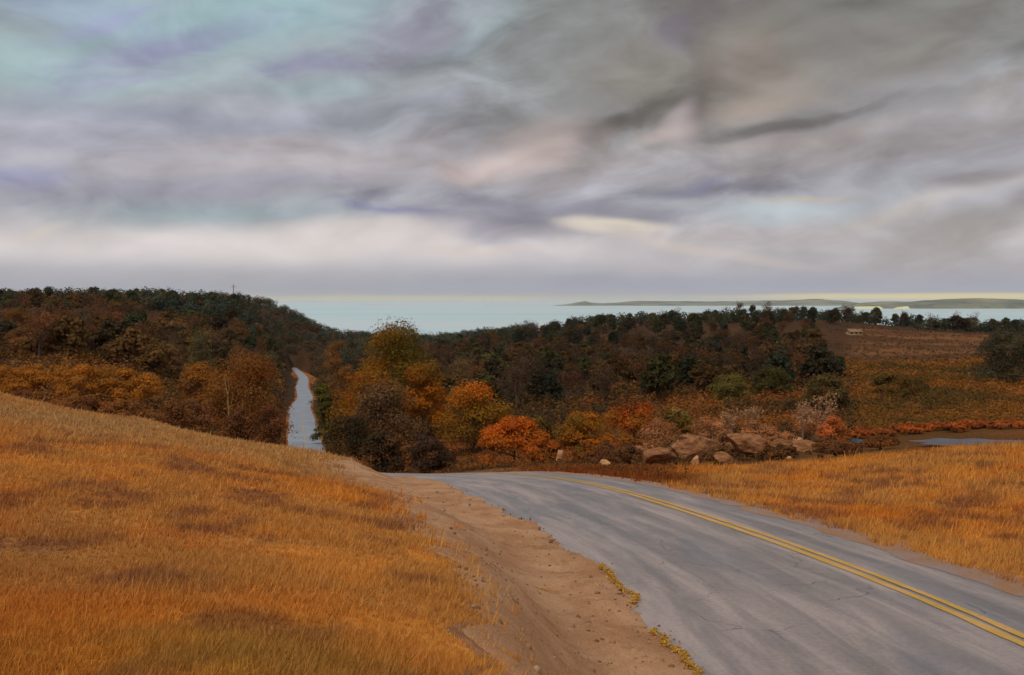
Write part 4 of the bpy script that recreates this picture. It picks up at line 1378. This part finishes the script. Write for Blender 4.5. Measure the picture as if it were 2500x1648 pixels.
brush('heath_brush', 'rust-brown heath brush left of the right picture edge below the field', 2500, 2040, 2640, 112, 440, .9,
      [(78, 56, 26), (94, 62, 26), (108, 68, 26), (122, 72, 28), (132, 76, 30)], 404, size=.32, q=34)
brush('valley_brush', 'dark brown brush between the trees around the far road', 2300, 420, 1100, 120, 600, 1.7, [(58, 44, 28), (72, 52, 28), (84, 58, 30), (98, 64, 28)], 402, lambda x, Y: (x > 760) & (Y < 200))
brush('hill_brush', 'brown brush on the left hillside under the trees', 1800, -80, 700, 105, 460, 1.5, [(78, 54, 30), (96, 62, 32), (110, 70, 34), (122, 74, 30)], 403)

# red-orange band of low shrubs on the right
rb = np.random.default_rng(55)
ORD = 'first second third fourth fifth sixth seventh eighth ninth tenth eleventh twelfth thirteenth'.split()
for i in range(13):
    x = 2085 + i * 36 + rb.uniform(-8, 8)
    lab = f'{ORD[i]} red-orange shrub from the left in the bright row behind the pool'
    plant('red_shrub', x, 1060, 1040 - 12 * math.sin((i + 1) / 13 * 2.6) + rb.uniform(-6, 6), 84, 112 + rb.uniform(-3, 3), lab, 'shrub',
          pal([(150, 76, 32), (138, 70, 32), (124, 66, 34)]), n=1100, leaf=.26, lobes=10, seed=500 + i, base=0, group='bright row of shrubs behind the pool', trunk=True)


# ------------------------------------------------------------------ rocks
def ico_sphere(sub):
    import bmesh
    bm = bmesh.new(); bmesh.ops.create_icosphere(bm, subdivisions=sub, radius=1)
    v = np.array([q.co[:] for q in bm.verts]); f = np.array([[w.index for w in q.verts] for q in bm.faces]); bm.free()
    return v, f


IV, IF = ico_sphere(5)


def rock(x, yb, Yd, w, h, label, mat, seed, name='boulder', dep=.8, rz=0):
    rng = np.random.default_rng(seed)
    v = IV.copy()
    for k in range(40):
        n = rng.normal(size=3); n /= np.linalg.norm(n)
        d = rng.uniform(.42, .86)
        s = v @ n - d
        v = v - np.outer(np.clip(s, 0, None) * .97, n)
    v = v + (vnoise(v[:, 0] * 3 + seed, v[:, 1] * 3 + v[:, 2] * 2, seed) - .5)[:, None] * v * .14 + (vnoise(v[:, 0] * 9 + seed, v[:, 1] * 9 + v[:, 2] * 7, seed + 1) - .5)[:, None] * v * .07
    wm = w / F * Yd; hm = h / F * Yd
    v = v * [wm / 2, wm / 2 * dep, hm * .62]
    X = (x - 1250) / F * Yd
    zg = float(H(np.array([X]), np.array([Yd]), carve=False)[0])
    zg = min(zg, EYE - (yb - HOR) / F * Yd + .3)
    v[:, 2] += hm * .38
    o = obj(name, mesh_np(name, v, IF, M[mat], None, False), label=label, cat='rock', loc=(X, Yd, zg), rz=rz)
    return o


for i, a in enumerate([
        (1600, 1140, 84, 150, 62, 'left brown block of the rock bank above the road', 'rock'),
        (1700, 1120, 90, 170, 78, 'broad brown slab in the middle of the rock bank', 'rock'),
        (1690, 1074, 99, 160, 72, 'smooth brown boulder on top of the rock bank', 'rock'),
        (1830, 1125, 90, 150, 78, 'large brown hump at the right of the rock bank', 'rock'),
        (1905, 1118, 88, 110, 60, 'brown block leaning on the large hump', 'rock'),
        (1765, 1132, 82, 80, 40, 'low brown slab before the large hump', 'rock'),
        (1960, 1118, 94, 160, 50, 'low brown rock at the right end of the bank', 'rock'),
        (1475, 1133, 80, 46, 24, 'small pale pointed stone left of the rock bank', 'palerock'),
        (1697, 1150, 78, 44, 30, 'small pale stone at the foot of the rock bank', 'palerock'),
        (1366, 1100, 100, 32, 52, 'upright pale stone between orange and gold shrubs', 'palerock'),
        (1925, 1128, 80, 18, 14, 'tiny pale stone on brown ground right of the bank', 'palerock'),
        (1560, 1100, 100, 120, 50, 'brown rock behind the left block of the bank', 'rock'),
        (1930, 1075, 104, 110, 40, 'pale pinkish rock above the right end of the bank', 'palerock'),
        (2090, 1050, 100, 56, 26, 'dark blue-grey rock at the left of the red-orange shrubs', 'bluerock')]):
    rock(*a, seed=700 + i)

for i, (x, yt, w, Yd, c, lab) in enumerate([
        (1540, 1080, 110, 82, [(88, 54, 32), (100, 62, 36)], 'low mauve-brown bush left of the rock bank'),
        (1650, 1060, 110, 96, [(112, 74, 44), (98, 64, 38)], 'brown bush between the blocks of the rock bank'),
        (1770, 1050, 110, 98, [(124, 82, 50), (108, 70, 42)], 'tan bush on top of the broad brown slab'),
        (1755, 1088, 110, 84, [(90, 58, 32), (104, 64, 34)], 'low brown bush in front of the broad brown slab'),
        (1900, 1045, 130, 99, [(150, 96, 58), (134, 86, 52)], 'peach-tan bush behind the large brown hump'),
        (1905, 1082, 130, 84, [(84, 54, 30), (96, 58, 30)], 'low dark brown bush in front of the large brown hump'),
        (2040, 1075, 130, 92, [(116, 66, 32), (96, 58, 30)], 'red-brown bush right of the rock bank'),
        (2150, 1095, 130, 80, [(92, 54, 28), (106, 60, 28)], 'low red-brown bush left of the grey pool'),
        (2040, 1110, 150, 76, [(96, 58, 28), (84, 50, 28)], 'flat dark brown bush on the edge of the knoll'),
        (1610, 1015, 130, 108, [(150, 98, 62), (134, 86, 54)], 'peach-brown scrub behind the left block of the rock bank'),
        (1735, 1012, 150, 110, [(144, 94, 60), (128, 82, 52), (160, 104, 66)], 'pinkish tan scrub on the crest of the rock bank'),
        (1850, 1022, 140, 108, [(156, 98, 58), (140, 90, 56)], 'peach scrub behind the large brown hump, by the pale trees'),
        (1965, 985, 120, 112, [(142, 104, 76), (128, 90, 64), (158, 94, 50)], 'pale mauve-tan bush around the pale bare trees'),
        (2030, 1010, 80, 108, [(170, 92, 46), (156, 86, 44)], 'small orange-tan bush right of the pale bare trees'),
        (1480, 1075, 120, 90, [(104, 62, 34), (90, 54, 32)], 'red-brown bush behind the small pale pointed stone'),
        (1420, 1100, 80, 96, [(118, 66, 28), (104, 60, 28)], 'rust bush beside the small pale pointed stone')]):
    plant('bank_bush', x, 1140, yt, w, Yd, lab, 'shrub', pal(c), n=1500, leaf=.24, lobes=14, seed=900 + i, base=0)

# pale trunks and reeds near the rock bank
def pale_tree(x, Yd, ytop, label, seed, h0=None, n=420):
    rng = np.random.default_rng(seed)
    X = (x - 1250) / F * Yd
    zg = float(H(np.array([X]), np.array([Yd]), carve=False)[0])
    h = (EYE - (ytop - HOR) / F * Yd - zg)
    root = obj('pale_tree', None, label=label, cat='tree', loc=(X, Yd, zg))
    tw, tips = twig_mesh('trunk', h, h * .34, h * .02, rng, 'twigbark', 9, 5, 5)
    obj('trunk', tw, root)
    sel = tips[rng.integers(0, len(tips), n)] + rng.normal(0, .1, (n, 3))
    v, f = leaf_quads(sel, rng.normal(size=(n, 3)), rng.uniform(.12, .3, n), rng)
    cc = np.repeat(albf(150, 110, 80)[None] * rng.uniform(.7, 1.3, n)[:, None], 4, axis=0)
    obj('crown', mesh_np('crown', v, f, M['leaf'], cc), root)


pale_tree(1960, 108, 990, 'pale bare tree left of the pink rock on the bank', 801)
pale_tree(2015, 110, 975, 'pale bare tree leaning right of the pink rock on the bank', 802)
pale_tree(1785, 122, 1000, 'thin pale bare tree behind the rock bank', 803)
pale_tree(1835, 125, 995, 'pale bare tree behind the large brown hump', 804)
# forked pale trunk in the wood on the left
fx = (556 - 1250) / F * 185
fz = float(H(np.array([fx]), np.array([185.]), carve=False)[0])
fr = obj('forked_tree', None, label='pale yellow forked trunk in front of the big rounded tree', cat='tree', loc=(fx, 185, fz))
mb = MB()
ztop = EYE - (920 - HOR) / F * 185 - fz
zf = ztop - 3.4
mb.tube([[.4, 0, -.5], [.3, 0, zf * .5], [0, 0, zf]], [.24, .18, .14], 7)
mb.tube([[0, 0, zf], [-.35, .1, zf + 1.4], [-.6, 0, ztop + .6]], [.13, .09, .04], 6)
mb.tube([[0, 0, zf], [.25, .1, zf + 1.2], [.1, -.2, ztop]], [.11, .08, .03], 6)
mb.tube([[.2, 0, zf * .7], [.7, 0, zf * .85], [1.0, .2, zf + .8]], [.08, .06, .03], 5)
obj('trunk', mb.mesh('trunk', M['palebark'], None, True), fr)
rng = np.random.default_rng(3)
tp = np.array([[-.6, 0, ztop + .6], [.1, -.2, ztop], [1.0, .2, zf + .8]])[rng.integers(0, 3, 90)] + rng.normal(0, .45, (90, 3))
v, f = leaf_quads(tp, rng.normal(size=(90, 3)), rng.uniform(.12, .3, 90), rng)
obj('crown', mesh_np('crown', v, f, M['leaf'], np.repeat(alb(170, 120, 40)[None] * rng.uniform(.7, 1.3, 90)[:, None], 4, axis=0)), fr)


# ------------------------------------------------------------------ far houses
def house(x, yb, Yd, w, d, hw, hr, label, wall, roofm, rz=0.0, windows=2):
    X = (x - 1250) / F * Yd
    zg = float(H(np.array([X]), np.array([Yd]), carve=False)[0])
    zg = max(zg, EYE - (yb - HOR) / F * Yd)
    root = obj('house', None, label=label, cat='house', loc=(X, Yd, zg), rz=rz)
    mb = MB()
    mb.box((0, 0, (hw - 6) / 2), (w, d, hw + 6))
    mb.add([[-w / 2, -d / 2, hw], [-w / 2, d / 2, hw], [-w / 2, 0, hw + hr], [w / 2, -d / 2, hw], [w / 2, d / 2, hw], [w / 2, 0, hw + hr]], [[0, 2, 1], [3, 4, 5]])
    obj('wall', mb.mesh('wall', M[wall]), root)
    e = .35; t = .18
    mb = MB()
    for s in (-1, 1):
        a = np.array([[-w / 2 - e, s * (d / 2 + e), hw - e * hr / (d / 2)], [w / 2 + e, s * (d / 2 + e), hw - e * hr / (d / 2)], [w / 2 + e, 0, hw + hr], [-w / 2 - e, 0, hw + hr]])
        b_ = a + [0, 0, t]
        mb.add(np.vstack([a, b_]), [[0, 1, 2, 3], [4, 7, 6, 5], [0, 4, 5, 1], [1, 5, 6, 2], [2, 6, 7, 3], [3, 7, 4, 0]])
    ro = obj('roof', mb.mesh('roof', M[roofm]), root)
    ch = MB(); ch.box((w * .25, 0, hw + hr + .3), (.8, .8, 1.6)); obj('chimney', ch.mesh('chimney', M['darkroof']), ro)
    for k in range(windows):
        wb = MB(); wb.box(((k + .5) / windows * w - w / 2, -d / 2 - .03, hw * .55), (1.0, .08, 1.2)); obj('window', wb.mesh('window', M['glass']), root)


house(2085, 816, 640, 9, 6, 1.6, 1.8, 'tan-roofed house at the left end of the brown field', 'tanwall', 'roof', .15, 3)
house(2372, 792, 980, 9, 7, 4.2, 2.4, 'largest of the white houses by the shore on the right', 'whitewall', 'darkroof', -.2, 3)
house(2425, 796, 990, 7, 6, 3.6, 2, 'small white house by the shore, second from the right', 'whitewall', 'darkroof', .3, 2)
house(2486, 795, 970, 9, 6, 3.6, 2.2, 'white house by the shore at the right picture edge', 'whitewall', 'darkroof', 0, 2)

# mast on the left skyline
pm = P(570, 735, 700)
pm[2] = float(H(np.array([pm[0]]), np.array([pm[1]]), carve=False)[0])
mh = EYE - (694 - HOR) / F * 700 - pm[2]
mr_ = obj('mast', None, label='thin orange-tan mast with a crossbar on the left skyline', cat='mast', loc=pm)
mb = MB(); mb.tube([[0, 0, -.5], [0, 0, mh * .6], [0, 0, mh]], [.55, .4, .25], 8); obj('pole', mb.mesh('pole', M['mast']), mr_)
mb = MB(); mb.box((0, 0, mh - 1.8), (3.4, .4, .4)); obj('crossbar', mb.mesh('crossbar', M['mast']), mr_)

# ------------------------------------------------------------------ yellow leaves drifted against the tarmac edge
rng = np.random.default_rng(12)
n = 5200
k = rng.integers(0, len(ER), n * 4)
sel = np.array([(10.5 < ER[j, 1] < 23) and vnoise(np.array([arc[j] * 1.1]), np.array([3.]), 31)[0] > .45 for j in k])
k = k[sel][:n]; n = len(k)
qx = ER[k] - dv[k] * np.abs(rng.normal(0, .05, (n, 1))) + rng.normal(0, .025, (n, 2))
qz = H(qx[:, 0], qx[:, 1], carve=False) + .05 + rng.uniform(0, .03, n)
v, f = leaf_quads(np.column_stack([qx, qz]), rng.normal(0, .35, (n, 3)) + [0, 0, 1], rng.uniform(.018, .055, n), rng)
obj('fallen_leaves', mesh_np('fallen_leaves', v, f, M['grass'], np.repeat((alb(206, 158, 52)[None] + (alb(136, 96, 50) - alb(206, 158, 52))[None] * (rng.uniform(0, 1, (n, 1)) ** 2)) * rng.uniform(.7, 1.2, n)[:, None], 4, axis=0)),
    label='yellow fallen leaves drifted along the left edge of the tarmac', cat='leaves', kind='stuff')

# pebbles and grit on the verge
PV, PF = ico_sphere(1)
rng = np.random.default_rng(21)
n = 3600
ki = rng.integers(0, 420, n); gi = rng.beta(.8, .8, n)
pxy = EL[ki] * (1 - gi[:, None]) + ER[ki] * gi[:, None] + rng.normal(0, .12, (n, 2))
pz = H(pxy[:, 0], pxy[:, 1], carve=False) + .035 + (fbm(pxy[:, 0] * 1.2, pxy[:, 1] * 1.2, 77, 4) - .5) * .16
sz_ = .006 + rng.exponential(.009, n).clip(0, .045)
dm = rng.uniform(.6, 1.3, (n, 1, 3)) * (1 + rng.normal(0, .14, (n, len(PV), 1)))
v = (PV[None] * dm * sz_[:, None, None] + np.column_stack([pxy, pz])[:, None]).reshape(-1, 3)
f = (PF[None] + (np.arange(n) * len(PV))[:, None, None]).reshape(-1, 3)
pc = np.array([alb(160, 122, 88), alb(140, 104, 76), alb(176, 144, 114), alb(122, 96, 76)])[rng.integers(0, 4, n)] * rng.uniform(.75, 1.15, (n, 1))
obj('pebbles', mesh_np('pebbles', v, f, M['grass'], np.repeat(pc, len(PV), axis=0)), label='small stones scattered over the sandy verge', cat='stones', kind='stuff')

# low eroded lip of dark soil where the slope's turf ends
lip = []
for k in range(0, 640):
    hgt_ = .004 + .075 * max(0., vnoise(np.array([arc[k] * .8]), np.array([9.]), 63)[0] - .35) * 1.6 * vnoise(np.array([arc[k] * 1.6]), np.array([6.]), 61)[0] * (.5 + vnoise(np.array([arc[k] * 7.]), np.array([2.]), 62)[0])
    base = EL[k] + dv[k] * .06
    lip.append([[*(base + dv[k] * .05), -.02], [*base, hgt_ * .6], [*(base - dv[k] * .04), hgt_], [*(base - dv[k] * .10), hgt_ * .5], [*(base - dv[k] * .18), -.05]])
lip = np.array(lip)
lip[..., 2] += H(lip[..., 0], lip[..., 1], carve=False) + .02
obj('eroded_lip', mesh_np('eroded_lip', lip.reshape(-1, 3), grid_faces(640, 5), M['soil'], None, True), kind='structure')
wd = brush('dry_weeds', 'mauve-brown dry weeds dotted over the left slope', 240, -60, 900, 15, 42, .2, [(126, 80, 52), (136, 86, 52), (146, 92, 50), (156, 98, 48)], 410, size=.055, q=44)

# loose tufts straggling into the verge and along the right-hand edge of the tarmac
ki = rng.integers(0, 520, 460); gi = rng.exponential(.07, 460).clip(0, .9)
q2 = EL[ki] * (1 - gi[:, None]) + ER[ki] * gi[:, None] + rng.normal(0, .12, (460, 2))
grass('verge_tufts', 'thin dry tufts straggling from the slope into the sandy verge', q2[:, 0], q2[:, 1],
      lambda r: np.interp(r, [3, 8, 20, 60], [0.10, 0.14, 0.2, 0.3]), lambda r: np.interp(r, [3, 8, 20, 60], [0.003, 0.005, 0.012, 0.03]), 14, 22)

# worn mauve-brown edge between the tarmac and the right-hand grass
st_i = [i for i in range(len(ROAD)) if 2 < ROAD[i, 1] < 66]
rows = []
for i in st_i:
    j1 = .9 + 1.0 * (fbm(np.array([ss[i] * .35]), np.array([4.]), 88, 5)[0] - .3)
    o = np.linspace(ROAD[i, 4] - .35 + .5 * (vnoise(np.array([ss[i] * 1.7]), np.array([2.]), 89)[0] - .5), ROAD[i, 4] + max(j1, .2), 9)
    rows.append(np.stack([ROAD[i, 0] + RN[i, 0] * o, ROAD[i, 1] + RN[i, 1] * o], -1))
rows = np.array(rows)
zz = H(rows[..., 0], rows[..., 1], carve=False)
zz = zz + .03 * np.sin(np.linspace(0, math.pi, 9))[None] ** .5 + .006
obj('dirt_edge', mesh_np('dirt_edge', np.concatenate([rows, zz[..., None]], -1).reshape(-1, 3), grid_faces(len(st_i), 9)[:, ::-1], M['dirt'], None, True), kind='structure')

# thin sea air
hb = MB(); hb.box((0, 28000, 25), (170000, 70000, 230))
def b_haze(nt, b):
    nt.nodes.remove(b)
    vol = nd(nt, 'ShaderNodeVolumePrincipled', {'Color': (0.97, 0.98, 1.0, 1), 'Density': 0.000016, 'Anisotropy': 0.2})
    nt.links.new(vol.outputs[0], nt.nodes['Material Output'].inputs['Volume'])
hm_ = bpy.data.materials.new('haze'); hm_.use_nodes = True
b_haze(hm_.node_tree, hm_.node_tree.nodes['Principled BSDF'])
obj('haze', hb.mesh('haze', hm_), kind='stuff', label='thin pale sea haze over the whole view', cat='haze')
